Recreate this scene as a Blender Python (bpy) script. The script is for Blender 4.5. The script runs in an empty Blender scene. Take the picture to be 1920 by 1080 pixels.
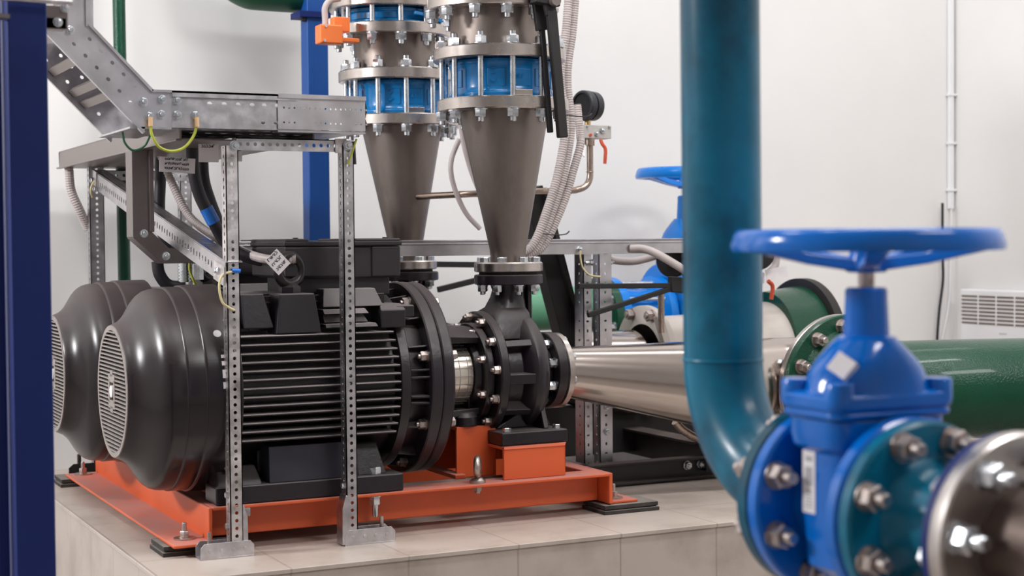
import bpy, bmesh, math, random
from mathutils import Vector as V, Matrix
random.seed(7)
PI = math.pi
scene = bpy.context.scene
COL = scene.collection

# ------------------------------------------------------------------ camera
YAW, PITCH, ROLL, FPX, HC = .466094, .030199, .0083488, 2929.7, .60
_F = V((math.sin(YAW)*math.cos(PITCH), math.cos(YAW)*math.cos(PITCH), -math.sin(PITCH)))
_R = V((math.cos(YAW), -math.sin(YAW), 0)); _D = _F.cross(_R)
_r = math.cos(ROLL)*_R + math.sin(ROLL)*_D; _d = -math.sin(ROLL)*_R + math.cos(ROLL)*_D
cam_data = bpy.data.cameras.new('camera'); cam = bpy.data.objects.new('camera', cam_data); COL.objects.link(cam)
m = Matrix((_r, -_d, -_F)).transposed().to_4x4(); m.translation = (0, 0, HC); cam.matrix_world = m
cam_data.sensor_width = 36; cam_data.lens = FPX/1920*36
cam_data.clip_start = .05
cam_data.dof.use_dof = True; cam_data.dof.focus_distance = 3.25; cam_data.dof.aperture_fstop = 4.8
scene.camera = cam
# ------------------------------------------------------------------ world, lights, exposure
w = bpy.data.worlds.new('world'); scene.world = w; w.use_nodes = True
bg = w.node_tree.nodes['Background']; bg.inputs[0].default_value = (.93, .95, 1, 1); bg.inputs[1].default_value = .13
vs = scene.view_settings
vs.view_transform = 'Standard'; vs.look = 'None'; vs.gamma = 1; vs.use_curve_mapping = False; vs.exposure = -0.2
def area(name, loc, target, sx, sy, power, col=(1, 1, 1)):
    l = bpy.data.lights.new(name, 'AREA'); l.shape = 'RECTANGLE'; l.size = sx; l.size_y = sy; l.energy = power; l.color = col
    o = bpy.data.objects.new(name, l); COL.objects.link(o); o.location = loc
    o.rotation_euler = (V(target)-V(loc)).to_track_quat('-Z', 'Y').to_euler()
    return o
area('ceiling_lamp_front', (2.3, 0.1, 2.7), (2.2, 3.9, .6), 1.2, .45, 44, (1, .98, .97))
area('ceiling_lamp_middle', (1.8, 2.0, 3.0), (1.9, 2.9, 0), 2.2, .22, 50)
area('ceiling_lamp_back', (2.6, 3.4, 3.1), (2.6, 3.7, 0), 2.6, .3, 16)
area('ceiling_lamp_left', (-.1, 2.55, 2.75), (.6, 3.2, .3), .7, .2, 20)
area('drum_highlight_lamp', (-1.9, 3.2, 2.0), (.6, 3.2, .4), .6, .4, 95)  # unseen lamp, lowered and strengthened to put highlights on the fan cover

# ------------------------------------------------------------------ materials
def nod(nt, t, **k):
    n = nt.nodes.new(t)
    for a, b in k.items(): setattr(n, a, b)
    return n
def mat(name, base, rough=.5, metal=0, var=.15, scale=8, rvar=.1, bump=0, bscale=60, coat=0, dust_or_glint=None, stain=None, spec=.5, stretch=(1, 1, 1)):
    """Procedural surface: noise-varied colour and roughness, optional bump, dust tint on upward faces (dusty; on the fins also painted light), and blotchy stains."""
    M = bpy.data.materials.new(name); M.use_nodes = True; nt = M.node_tree; L = nt.links.new
    P = nt.nodes['Principled BSDF']; tc = nod(nt, 'ShaderNodeTexCoord'); mp = nod(nt, 'ShaderNodeMapping'); mp.inputs['Scale'].default_value = stretch
    L(tc.outputs['Object'], mp.inputs[0])
    n = nod(nt, 'ShaderNodeTexNoise'); n.inputs['Scale'].default_value = scale; n.inputs['Detail'].default_value = 5; L(mp.outputs[0], n.inputs['Vector'])
    r = nod(nt, 'ShaderNodeValToRGB'); e = r.color_ramp.elements
    e[0].position = .3; e[1].position = .72
    e[0].color = (*[c*(1-var) for c in base], 1); e[1].color = (*[min(1, c*(1+var)) for c in base], 1)
    L(n.outputs['Fac'], r.inputs[0]); col = r.outputs[0]
    if stain:
        sc, sscale, lo, hi = stain
        n2 = nod(nt, 'ShaderNodeTexNoise'); n2.inputs['Scale'].default_value = sscale; n2.inputs['Detail'].default_value = 6; n2.inputs['Roughness'].default_value = .65; L(mp.outputs[0], n2.inputs['Vector'])
        mr = nod(nt, 'ShaderNodeMapRange'); mr.inputs['From Min'].default_value = lo; mr.inputs['From Max'].default_value = hi; L(n2.outputs['Fac'], mr.inputs[0])
        mx = nod(nt, 'ShaderNodeMix', data_type='RGBA'); L(mr.outputs[0], mx.inputs['Factor']); L(col, mx.inputs['A']); mx.inputs['B'].default_value = (*sc, 1); col = mx.outputs['Result']
    rough_src = None
    if dust_or_glint:
        dc, amt = dust_or_glint
        g = nod(nt, 'ShaderNodeNewGeometry'); sx = nod(nt, 'ShaderNodeSeparateXYZ'); L(g.outputs['Normal'], sx.inputs[0])
        mr = nod(nt, 'ShaderNodeMapRange'); mr.inputs['From Min'].default_value = .25; mr.inputs['From Max'].default_value = .95; mr.inputs['To Max'].default_value = amt; L(sx.outputs[2], mr.inputs[0])
        n3 = nod(nt, 'ShaderNodeTexNoise'); n3.inputs['Scale'].default_value = 14; n3.inputs['Detail'].default_value = 6; L(tc.outputs['Object'], n3.inputs['Vector'])
        mu = nod(nt, 'ShaderNodeMath', operation='MULTIPLY'); L(mr.outputs[0], mu.inputs[0])
        m3 = nod(nt, 'ShaderNodeMapRange'); m3.inputs['From Min'].default_value = .3; m3.inputs['From Max'].default_value = .6; m3.inputs['To Min'].default_value = .6; L(n3.outputs['Fac'], m3.inputs[0]); L(m3.outputs[0], mu.inputs[1])
        mx = nod(nt, 'ShaderNodeMix', data_type='RGBA'); L(mu.outputs[0], mx.inputs['Factor']); L(col, mx.inputs['A']); mx.inputs['B'].default_value = (*dc, 1); col = mx.outputs['Result']
        rough_src = mu.outputs[0]
    L(col, P.inputs['Base Color'])
    mr = nod(nt, 'ShaderNodeMapRange'); mr.inputs['To Min'].default_value = max(.02, rough-rvar); mr.inputs['To Max'].default_value = min(1, rough+rvar)
    L(n.outputs['Fac'], mr.inputs[0])
    if rough_src:
        ad = nod(nt, 'ShaderNodeMath', operation='ADD'); ad.use_clamp = True; L(mr.outputs[0], ad.inputs[0]); L(rough_src, ad.inputs[1]); L(ad.outputs[0], P.inputs['Roughness'])
    else: L(mr.outputs[0], P.inputs['Roughness'])
    P.inputs['Metallic'].default_value = metal; P.inputs['Coat Weight'].default_value = coat; P.inputs['Coat Roughness'].default_value = .08
    P.inputs['Specular IOR Level'].default_value = spec
    if bump:
        nb = nod(nt, 'ShaderNodeTexNoise'); nb.inputs['Scale'].default_value = bscale; nb.inputs['Detail'].default_value = 4; L(mp.outputs[0], nb.inputs['Vector'])
        b = nod(nt, 'ShaderNodeBump'); b.inputs['Strength'].default_value = bump; b.inputs['Distance'].default_value = .004; L(nb.outputs['Fac'], b.inputs['Height']); L(b.outputs[0], P.inputs['Normal'])
    return M
DUST = (.16, .125, .118)
M = dict(
 black=mat('black_cast_paint', (.0125, .0085, .0125), .30, var=.35, bump=.12, bscale=90, dust_or_glint=(DUST, .38), rvar=.08),
 plastic=mat('black_cover_plastic', (.0135, .0088, .011), .23, var=.25, scale=5, dust_or_glint=(DUST, .42), rvar=.06),
 matte=mat('black_matte', (.012, .01, .011), .6, var=.2, dust_or_glint=(DUST, .12)),
 rubber=mat('dark_rubber', (.035, .03, .028), .8, var=.5, scale=30, bump=.3, dust_or_glint=((.3, .27, .24), .7)),
 orange=mat('orange_paint', (.64, .105, .03), .42, var=.12, scale=6, bump=.06, dust_or_glint=((.40, .19, .165), .9)),
 orange_box=mat('orange_plastic', (.9, .2, .04), .4, var=.08),
 steel=mat('pickled_stainless', (.275, .232, .212), .43, 1, var=.16, scale=7, bump=.06, bscale=30, stain=((.16, .13, .115), 7, .46, .72), stretch=(1, 1, .35)),
 flange=mat('machined_stainless', (.52, .47, .44), .27, 1, var=.1, scale=20, rvar=.07),
 polish=mat('polished_stainless', (.50, .445, .41), .16, 1, var=.07, scale=6, rvar=.05, stretch=(.25, 1, 1)),
 galv2=mat('bright_galvanised_steel', (.60, .58, .61), .32, 1, var=.12, scale=25, rvar=.08),
 taupe2=mat('brushed_duct_steel', (.22, .19, .185), .33, .9, var=.12, scale=12),
 void_tan=mat('louvre_shadow_gap', (.17, .13, .11), .7), greyink=mat('grey_ink', (.45, .45, .48), .6), label2=mat('grey_block', (.55, .52, .50), .35, .3), matte3=mat('gauge_case', (.014, .014, .02), .42, var=.2),
 flange2=mat('bright_corner_flange', (.6, .56, .54), .3, 1, var=.12, scale=14),
 brownsteel=mat('dark_brown_pipe', (.10, .07, .06), .4, .5, var=.3, scale=9),
 finblack=mat('black_fin_glint_paint', (.0125, .009, .0125), .28, var=.35, dust_or_glint=((.36, .31, .31), .85), rvar=.08),  # pale tops are part dusty, part light painted onto the fin edges
 padblack=mat('black_pad_paint', (.0125, .010, .014), .34, var=.35, bump=.1, bscale=60, dust_or_glint=((.26, .22, .22), .6), rvar=.08),
 galv=mat('galvanised_steel', (.58, .565, .59), .36, 1, var=.2, scale=38, rvar=.12, stain=((.42, .41, .43), 18, .5, .75)),
 worn=mat('worn_galvanised_steel', (.74, .71, .71), .38, 1, var=.25, scale=30, rvar=.12, stain=((.35, .32, .31), 24, .48, .7)),
 taupe=mat('dusty_painted_tray', (.23, .195, .185), .38, .6, var=.1, scale=12),
 zinc=mat('zinc_plated', (.66, .69, .73), .27, 1, var=.2, scale=40, rvar=.1),
 rusty=mat('dulled_zinc', (.5, .44, .42), .4, 1, var=.25, scale=60, stain=((.25, .14, .09), 50, .5, .75)),
 blue=mat('gloss_blue_enamel', (.0005, .135, .56), .17, var=.1, scale=10, bump=.07, bscale=45, coat=.15, rvar=.05, spec=.35),
 farblue=mat('bright_blue_enamel', (.0005, .185, .64), .25, var=.1, scale=10, bump=.05, coat=.1, spec=.35),
 cvblue=mat('check_valve_blue', (.0005, .17, .46), .24, var=.15, scale=14, bump=.1, bscale=70, coat=.2, spec=.4),
 teal=mat('teal_pipe_paint', (.001, .115, .20), .3, var=.5, scale=6, bump=.06, bscale=30, coat=.05, spec=.3, stain=((.003, .03, .06), 5, .5, .72)),
 navy=mat('navy_column_paint', (.008, .02, .125), .5, var=.2, scale=3, dust_or_glint=None, rvar=.1, spec=.25),
 midblue=mat('blue_column_paint', (.003, .07, .31), .45, var=.08, scale=3),
 green=mat('dark_green_enamel', (.0005, .055, .026), .2, var=.12, scale=8, bump=.35, bscale=240, coat=.2, spec=.35),
 green2=mat('green_pipe_paint', (.012, .10, .045), .4, var=.1, scale=6),
 pale=mat('pale_green_paint', (.13, .36, .22), .35, var=.08, scale=4),
 beige=mat('beige_casting', (.55, .5, .46), .5, .25, var=.1, scale=12, bump=.08),
 wallm=mat('white_plaster', (.80, .785, .775), .8, var=.03, scale=2.5, bump=.05, bscale=25, spec=.2),
 floorm=mat('grey_floor', (.33, .29, .265), .6, var=.1, scale=5),
 white=mat('white_enamel', (.83, .83, .85), .4, var=.03),
 label=mat('label_paper', (.84, .80, .82), .35, var=.08, scale=30),
 sticker=mat('white_sticker', (.86, .85, .86), .4, var=.05),
 ink=mat('marker_ink', (.03, .03, .05), .6),
 conduit=mat('grey_conduit', (.49, .43, .42), .5, var=.1, scale=30),
 cable=mat('black_cable', (.016, .014, .02), .42, var=.3, scale=20),
 yellow=mat('green_yellow_wire', (.42, .46, .05), .45, var=.3, scale=30),
 cream=mat('pale_yellow_wire', (.70, .60, .33), .45, var=.1),
 tan=mat('tan_lug', (.85, .55, .30), .45), bluetape=mat('blue_tape', (.01, .16, .62), .4),
 bronze=mat('bronze_pipe', (.40, .32, .27), .28, 1, var=.12, scale=20),
 brass=mat('brass', (.6, .42, .2), .3, 1), redlever=mat('red_lever', (.55, .07, .025), .4),
 guard=mat('clear_guard_sheet', (.72, .66, .58), .2, .75, var=.15, scale=12), dark=mat('dark_void', (.006, .005, .006), .8, var=.1),
 darkrail=mat('black_rail_paint', (.022, .017, .018), .4, var=.3, dust_or_glint=(DUST, .75)),
 grille=mat('grey_grille', (.30, .265, .25), .5, var=.15, scale=30),
)
def tile_mat():
    T = mat('beige_tile', (.50, .43, .38), .34, var=.06, scale=3.5, bump=.03, bscale=40, rvar=.08, stain=((.33, .275, .235), 5, .48, .78)); nt = T.node_tree; L = nt.links.new
    P = nt.nodes['Principled BSDF']; src = P.inputs['Base Color'].links[0].from_socket
    tc = nod(nt, 'ShaderNodeTexCoord'); s = nod(nt, 'ShaderNodeSeparateXYZ'); L(tc.outputs['Object'], s.inputs[0])
    g = nod(nt, 'ShaderNodeNewGeometry'); ns = nod(nt, 'ShaderNodeSeparateXYZ'); L(g.outputs['Normal'], ns.inputs[0])
    def line(sock, off, step, nsock, wd):
        a = nod(nt, 'ShaderNodeMath', operation='SUBTRACT'); L(sock, a.inputs[0]); a.inputs[1].default_value = off
        b = nod(nt, 'ShaderNodeMath', operation='PINGPONG'); L(a.outputs[0], b.inputs[0]); b.inputs[1].default_value = step/2
        c = nod(nt, 'ShaderNodeMath', operation='LESS_THAN'); L(b.outputs[0], c.inputs[0]); c.inputs[1].default_value = wd
        d = nod(nt, 'ShaderNodeMath', operation='ABSOLUTE'); L(nsock, d.inputs[0])
        e = nod(nt, 'ShaderNodeMath', operation='LESS_THAN'); L(d.outputs[0], e.inputs[0]); e.inputs[1].default_value = .5
        f = nod(nt, 'ShaderNodeMath', operation='MULTIPLY'); L(c.outputs[0], f.inputs[0]); L(e.outputs[0], f.inputs[1]); return f.outputs[0]
    l1 = line(s.outputs[0], .919, .235, ns.outputs[0], .0021); l2 = line(s.outputs[1], 3.155, .217, ns.outputs[1], .0021)
    mx = nod(nt, 'ShaderNodeMath', operation='MAXIMUM'); L(l1, mx.inputs[0]); L(l2, mx.inputs[1])
    mu = nod(nt, 'ShaderNodeMath', operation='MULTIPLY'); L(mx.outputs[0], mu.inputs[0]); mu.inputs[1].default_value = .65
    mix = nod(nt, 'ShaderNodeMix', data_type='RGBA'); L(mu.outputs[0], mix.inputs['Factor']); L(src, mix.inputs['A']); mix.inputs['B'].default_value = (.30, .25, .22, 1)
    L(mix.outputs['Result'], P.inputs['Base Color']); return T
M['tile'] = tile_mat()

# ------------------------------------------------------------------ mesh builder
X_, Y_, Z_ = V((1, 0, 0)), V((0, 1, 0)), V((0, 0, 1))
def frame(axis):
    a = V(axis).normalized(); h = Z_ if abs(a.z) < .9 else X_
    u = h.cross(a).normalized(); return a, u, a.cross(u)
class MB:
    def __init__(s): s.bm = bmesh.new()
    def box(s, x0, x1, y0, y1, z0, z1): return s.obox(V(((x0+x1)/2, (y0+y1)/2, (z0+z1)/2)), V(((x1-x0)/2, 0, 0)), V((0, (y1-y0)/2, 0)), V((0, 0, (z1-z0)/2)))
    def obox(s, c, a, b, d):
        c, a, b, d = map(V, (c, a, b, d)); vs = [s.bm.verts.new(c+i*a+j*b+k*d) for i in (-1, 1) for j in (-1, 1) for k in (-1, 1)]
        for f in ((0, 1, 3, 2), (4, 6, 7, 5), (0, 4, 5, 1), (2, 3, 7, 6), (0, 2, 6, 4), (1, 5, 7, 3)): s.bm.faces.new([vs[i] for i in f])
        return s
    def bar(s, p, q, w, t, up=(0, 0, 1)):
        """Flat bar from p to q, w across (perpendicular to up), t along up."""
        p, q = V(p), V(q); a = (q-p); n = V(up); sd = a.cross(n).normalized(); n = sd.cross(a).normalized()
        return s.obox((p+q)/2, a/2, sd*w/2, n*t/2)
    def lathe(s, prof, o, axis, n=40, cap=True, closed=False, a0=0, a1=2*PI):
        """prof: (distance along axis, radius)."""
        o = V(o); a, u, v = frame(axis); full = abs(a1-a0-2*PI) < 1e-6; N = n if full else n+1; rings = []
        for t, r in prof:
            rings.append([s.bm.verts.new(o+a*t+(u*math.cos(a0+(a1-a0)*i/n)+v*math.sin(a0+(a1-a0)*i/n))*max(r, 1e-5)) for i in range(N)])
        R = rings+[rings[0]] if closed else rings
        for A, B in zip(R, R[1:]):
            for i in range(n): j = (i+1) % N; s.bm.faces.new((A[i], A[j], B[j], B[i]))
        if cap and not closed and full:
            s.bm.faces.new(rings[0][::-1]); s.bm.faces.new(rings[-1])
        return s
    def cyl(s, p, q, r, r2=None, n=24):
        p, q = V(p), V(q); return s.lathe([(0, r), ((q-p).length, r if r2 is None else r2)], p, q-p, n)
    def ring(s, o, axis, r0, r1, h, n=48):
        return s.lathe([(0, r0), (0, r1), (h, r1), (h, r0)], o, axis, n, closed=True)
    def torus(s, o, axis, R, r, n=32, k=12, a0=0, a1=2*PI):
        return s.lathe([(r*math.cos(2*PI*i/k), R+r*math.sin(2*PI*i/k)) for i in range(k)], o, axis, n, closed=True, a0=a0, a1=a1)
    def tube(s, pts, r, n=10, smooth=8, corr=0, pitch=.006):
        P = [V(p) for p in pts]
        if smooth and len(P) > 2:
            Q = [P[0]*2-P[1]]+P+[P[-1]*2-P[-2]]; out = []
            for i in range(1, len(Q)-2):
                for k in range(smooth):
                    t = k/smooth; a, b, c, d = Q[i-1:i+3]
                    out.append(.5*((2*b)+(c-a)*t+(2*a-5*b+4*c-d)*t*t+(3*b-a-3*c+d)*t**3))
            out.append(P[-1]); P = out
        if corr:
            L = [0]
            for a, b in zip(P, P[1:]): L.append(L[-1]+(b-a).length)
            N = max(4, int(L[-1]/pitch*2)); out = []; j = 0
            for k in range(N+1):
                d = L[-1]*k/N
                while j < len(P)-2 and L[j+1] < d: j += 1
                out.append(P[j].lerp(P[j+1], (d-L[j])/max(1e-9, L[j+1]-L[j])))
            P = out
        prev = None; rings = []; _, u, _ = frame(P[1]-P[0])
        for i, p in enumerate(P):
            t = (P[min(i+1, len(P)-1)]-P[max(i-1, 0)]).normalized(); u = (u-t*u.dot(t)).normalized(); v = t.cross(u)
            rr = r*(1-corr*(i % 2)) if corr else r
            rings.append([s.bm.verts.new(p+(u*math.cos(2*PI*k/n)+v*math.sin(2*PI*k/n))*rr) for k in range(n)])
        for A, B in zip(rings, rings[1:]):
            for i in range(n): j = (i+1) % n; s.bm.faces.new((A[i], A[j], B[j], B[i]))
        s.bm.faces.new(rings[0][::-1]); s.bm.faces.new(rings[-1]); return s
    def prism(s, poly, o, u, v, h):
        """poly in (u, v) from o, extruded by the vector h."""
        o, u, v, h = map(V, (o, u, v, h)); A = [s.bm.verts.new(o+u*a+v*b) for a, b in poly]; B = [s.bm.verts.new(x.co+h) for x in A]
        s.bm.faces.new(A[::-1]); s.bm.faces.new(B)
        for i in range(len(A)): j = (i+1) % len(A); s.bm.faces.new((A[i], A[j], B[j], B[i]))
        return s
    def loft(s, secs):
        R = [[s.bm.verts.new(V(p)) for p in q] for q in secs]; n = len(R[0])
        for A, B in zip(R, R[1:]):
            for i in range(n): j = (i+1) % n; s.bm.faces.new((A[i], A[j], B[j], B[i]))
        s.bm.faces.new(R[0][::-1]); s.bm.faces.new(R[-1]); return s
    def hexn(s, o, axis, af, h):
        a, u, v = frame(axis); o = V(o); R = af/math.sqrt(3); c = .12*h
        P = lambda rr, t: [o+a*t+(u*math.cos(PI/3*i)+v*math.sin(PI/3*i))*rr for i in range(6)]
        return s.loft([P(R, 0), P(R, h-c), P(R*.9, h)])
    def perf(s, o, u, v, L, W, t, rows):
        """Sheet L x W with real holes. rows: (v0, v1, [(cu, cv, ru, rv)]) bands filling 0..W; the sheet is t thick, away from u x v."""
        o = V(o); u = V(u).normalized(); v = V(v).normalized(); nn = -u.cross(v)*t; bm = s.bm
        def q(pts, flip=False): bm.faces.new([bm.verts.new(p) for p in (pts[::-1] if flip else pts)])
        def P(a, b, k=0): return o+u*a+v*b+(nn if k else V((0, 0, 0)))
        for v0, v1, H in rows:
            H = sorted(H); cuts = [0]+[(H[i][0]+H[i+1][0])/2 for i in range(len(H)-1)]+[L]
            if not H:
                for k in (0, 1): q([P(0, v0, k), P(L, v0, k), P(L, v1, k), P(0, v1, k)], k == 1)
                continue
            for i, (cu, cv, ru, rv) in enumerate(H):
                a, b = cuts[i], cuts[i+1]; out = []
                for k in range(4): out.append((a+(b-a)*k/4, v0))
                for k in range(4): out.append((b, v0+(v1-v0)*k/4))
                for k in range(4): out.append((b-(b-a)*k/4, v1))
                for k in range(4): out.append((a, v1-(v1-v0)*k/4))
                hw, hh = (b-a)/2, (v1-v0)/2; inn = []
                for k in range(16):
                    an = -3*PI/4+2*PI*k/16
                    inn.append((cu+ru*math.cos(an), cv+rv*math.sin(an)))
                for k in range(16):
                    j = (k+1) % 16
                    q([P(*out[k]), P(*out[j]), P(*inn[j]), P(*inn[k])]); q([P(*out[k], 1), P(*out[j], 1), P(*inn[j], 1), P(*inn[k], 1)], True)
                    q([P(*inn[k]), P(*inn[j]), P(*inn[j], 1), P(*inn[k], 1)])
        for a, b, c, d in ((0, 0, L, 0), (L, 0, L, W), (L, W, 0, W), (0, W, 0, 0)): q([P(a, b), P(a, b, 1), P(c, d, 1), P(c, d)])
        return s
    def mesh(s, name, mt, sharp=32):
        bm = s.bm; bmesh.ops.remove_doubles(bm, verts=bm.verts, dist=1e-6); bmesh.ops.recalc_face_normals(bm, faces=bm.faces)
        for f in bm.faces: f.smooth = True
        lim = math.radians(sharp)
        for e in bm.edges: e.smooth = len(e.link_faces) == 2 and e.calc_face_angle(0) < lim
        me = bpy.data.meshes.new(name); bm.to_mesh(me); bm.free()
        for x in (mt if isinstance(mt, list) else [mt]): me.materials.append(M[x] if isinstance(x, str) else x)
        return me
    def build(s, name, mt, parent=None, bevel=0, seg=2, sharp=32, **tags):
        o = bpy.data.objects.new(name, s.mesh(name, mt, sharp)); return put(o, parent, bevel, seg, **tags)
WORLD = {}
def put(o, parent=None, bevel=0, seg=2, loc=None, **tags):
    COL.objects.link(o)
    if parent is not None:
        o.parent = parent; o.matrix_parent_inverse = WORLD.get(parent.name, Matrix()).inverted()
    WORLD[o.name] = Matrix()
    if bevel:
        b = o.modifiers.new('bevel', 'BEVEL'); b.width = bevel; b.segments = seg; b.limit_method = 'ANGLE'; b.angle_limit = math.radians(40); b.harden_normals = True
    for k, x in tags.items(): o[k] = x
    return o
def thing(name, label, cat, loc=(0, 0, 0), group=None):
    o = bpy.data.objects.new(name, None); COL.objects.link(o); o.location = loc; o.empty_display_size = .05
    WORLD[o.name] = Matrix.Translation(loc); o['label'] = label; o['category'] = cat
    if group: o['group'] = group
    return o
def tag(o, label, cat, group=None):
    o['label'] = label; o['category'] = cat
    if group: o['group'] = group
    return o
def struct(o): o['kind'] = 'structure'; return o
def copy_tree(o, parent=None, move=None, sub=None):
    c = o.copy(); COL.objects.link(c)
    if parent is not None: c.parent = parent; c.matrix_parent_inverse = o.matrix_parent_inverse
    if move is not None: c.location = o.location+V(move)
    for ch in list(o.children): copy_tree(ch, c)
    return c
def relabel(o, label, group=None):
    o['label'] = label
    if group: o['group'] = group
    return o
_cache = {}
def fastener(kind, af, h, rod, mt, washer=True):
    """Shared mesh of a nut (or bolt head) with washer and rod end, standing on z=0 along +Z."""
    k = (kind, af, h, rod, mt, washer)
    if k not in _cache:
        b = MB(); z = 0
        if washer: b.cyl((0, 0, 0), (0, 0, h*.18), af*.66, n=16); z = h*.18
        b.hexn((0, 0, z), Z_, af, h)
        if rod: b.lathe([(0, af*.3), (rod*.85, af*.3), (rod, af*.24)], (0, 0, z+h), Z_, 12)
        _cache[k] = b.mesh(kind, mt)
    return _cache[k]
def place(me, name, parent, pos, axis, spin=None):
    o = bpy.data.objects.new(name, me); put(o, parent)
    a, u, v = frame(axis); sp = random.uniform(0, 1) if spin is None else spin
    mm = Matrix((u, v, a)).transposed().to_4x4() @ Matrix.Rotation(sp, 4, 'Z'); mm.translation = V(pos)
    o.matrix_basis = mm; WORLD[o.name] = mm
    return o
def circle_of(me, name, parent, c, axis, R, n, phase=0, skip=()):
    a, u, v = frame(axis); c = V(c)
    return [place(me, name, parent, c+(u*math.cos(phase+2*PI*i/n)+v*math.sin(phase+2*PI*i/n))*R, axis) for i in range(n) if i not in skip]
def rrect(a, b, r, n=6):
    out = []
    for cx, cy, s in ((a-r, b-r, 0), (-a+r, b-r, 1), (-a+r, -b+r, 2), (a-r, -b+r, 3)):
        for k in range(n+1): t = PI/2*(s+k/n); out.append((cx+r*math.cos(t), cy+r*math.sin(t)))
    return out
# ================================================================== setting
WX, WY = 3.893, 4.25
struct(MB().box(-3.2, WX+.2, -2.7, WY+.2, -.66, -.6).build('floor', 'floorm'))
struct(MB().box(-3.2, WX+.2, WY, WY+.2, -.6, 3.4).build('wall_back', 'wallm'))
struct(MB().box(WX, WX+.2, -2.7, WY, -.6, 3.4).build('wall_right', 'wallm'))
pl = MB(); pl.box(.684, WX, 2.744, WY, -.6, -.009); pl.box(.68, WX, 2.74, WY, -.009, 0)
struct(MB().box(-3.2, -3, -2.7, WY+.2, -.66, 3.4).build('wall_left', 'wallm')); struct(MB().box(-3.2, WX+.2, -2.7, -2.5, -.66, 3.4).build('wall_front', 'wallm')); struct(MB().box(-3.2, WX+.2, -2.7, WY+.2, 3.4, 3.5).build('ceiling', 'wallm'))
o = pl.build('plinth', 'tile', bevel=.0015); struct(o); o['label'] = 'beige tiled equipment plinth under the motors'
Y1, ZA = 3.12, .308

# ================================================================== pads and base frame
def pad(name, x0, x1, y0, y1, label):
    t = thing('rubber_pad', label, 'pad', ((x0+x1)/2, (y0+y1)/2, 0), 'layered pads under the orange base frame')
    for k, (d, h0, h1) in enumerate(((0, 0, .0085), (.005, .0085, .011), (.002, .011, .02))):
        MB().box(x0+d, x1-d, y0+d, y1-d*1.5, h0, h1).build('pad_layer', 'rubber', t, bevel=.0012)
pad('n', .735, .905, 2.955, 3.06, 'layered dark rubber pad under the near left corner of the orange frame')
pad('f', .727, .85, 3.93, 4.03, 'layered dark rubber pad under the far left corner of the orange frame')
pad('r', 1.70, 1.84, 2.938, 3.04, 'layered dark rubber pad under the right end of the orange frame')

bf = thing('base_frame', 'orange painted steel channel frame under the black motors and pumps', 'frame', (.83, 2.95, .02))
b = MB(); b.box(.836, 1.716, 2.995, 3.002, .024, .086); b.box(.83, 1.718, 2.945, 3.012, .083, .090); b.box(.836, 1.716, 3.0, 3.045, .024, .03); b.build('front_beam', 'orange', bf, bevel=.0025)
b = MB(); b.box(.836, 1.716, 3.93, 3.937, .024, .09); b.box(.83, 1.718, 3.90, 3.98, .083, .09); b.build('rear_beam', 'orange', bf, bevel=.0025)
b = MB(); b.box(.836, 1.716, 3.40, 3.45, .03, .086); b.build('middle_beam', 'orange', bf, bevel=.002)
b = MB(); b.box(.822, .830, 2.945, 3.98, .022, .0895); b.box(.748, .83, 2.925, 3.985, .020, .0265); b.box(.83, .87, 2.95, 3.98, .083, .0895); b.build('left_cross_angle', 'orange', bf, bevel=.0025)
b = MB(); b.box(1.716, 1.725, 2.945, 3.98, .022, .0905); b.box(1.72, 1.795, 2.955, 3.985, .020, .0265); b.box(1.69, 1.72, 2.96, 3.98, .0835, .0897); b.build('right_cross_angle', 'orange', bf, bevel=.0025)
for dy in (0, .5):
    b = MB(); b.box(1.47, 1.62, 2.968+dy, 2.975+dy, .09, .161); b.box(1.47, 1.62, 2.968+dy, 3.27+dy, .154, .161); b.box(1.47, 1.62, 3.263+dy, 3.27+dy, .09, .161); b.box(1.612, 1.62, 2.97+dy, 3.265+dy, .09, .156)
    b.build('pump_pedestal', 'orange', bf, bevel=.002)
    b = MB(); b.box(1.395, 1.49, 3.045+dy, 3.052+dy, .09, .2); b.box(1.395, 1.49, 3.045+dy, 3.19+dy, .193, .2); b.box(1.395, 1.49, 3.183+dy, 3.19+dy, .09, .2); b.box(1.385, 1.41, 3.03+dy, 3.2+dy, .09, .1)
    b.build('bearing_pedestal', 'orange', bf, bevel=.002)
wash = MB().cyl((0, 0, 0), (0, 0, .003), .021, n=28).mesh('washer', 'rusty'); anchor = fastener('anchor_nut', .016, .011, .016, 'rusty')
for p in ((.785, 2.985), (.785, 3.95), (1.752, 2.99)):
    a = place(wash, 'anchor_washer', bf, (*p, .0265), Z_); place(anchor, 'anchor_nut', a, (*p, .0295), Z_)
footnut = fastener('foot_nut', .021, .016, .026, 'zinc')
for x in (1.176, .90):
    for y in (2.968,): place(footnut, 'foot_bolt_nut', bf, (x, y, .083), -Z_)
# lifting eye standing on the front beam
le = thing('lifting_eye', 'galvanised lifting eyebolt standing on the orange beam before the pump pedestal', 'eyebolt', (1.408, 2.968, .09))
MB().torus((1.408, 2.968, .124), V((.86, -.5, 0)), .0175, .0075, 36, 12).build('ring', 'rusty', le)
MB().lathe([(0, .017), (.006, .017), (.011, .011)], (1.408, 2.968, .09), Z_, 24).build('collar', 'rusty', le)
place(fastener('eye_nut', .017, .009, .005, 'rusty'), 'nut', le, (1.408, 2.968, .083), -Z_)

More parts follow.
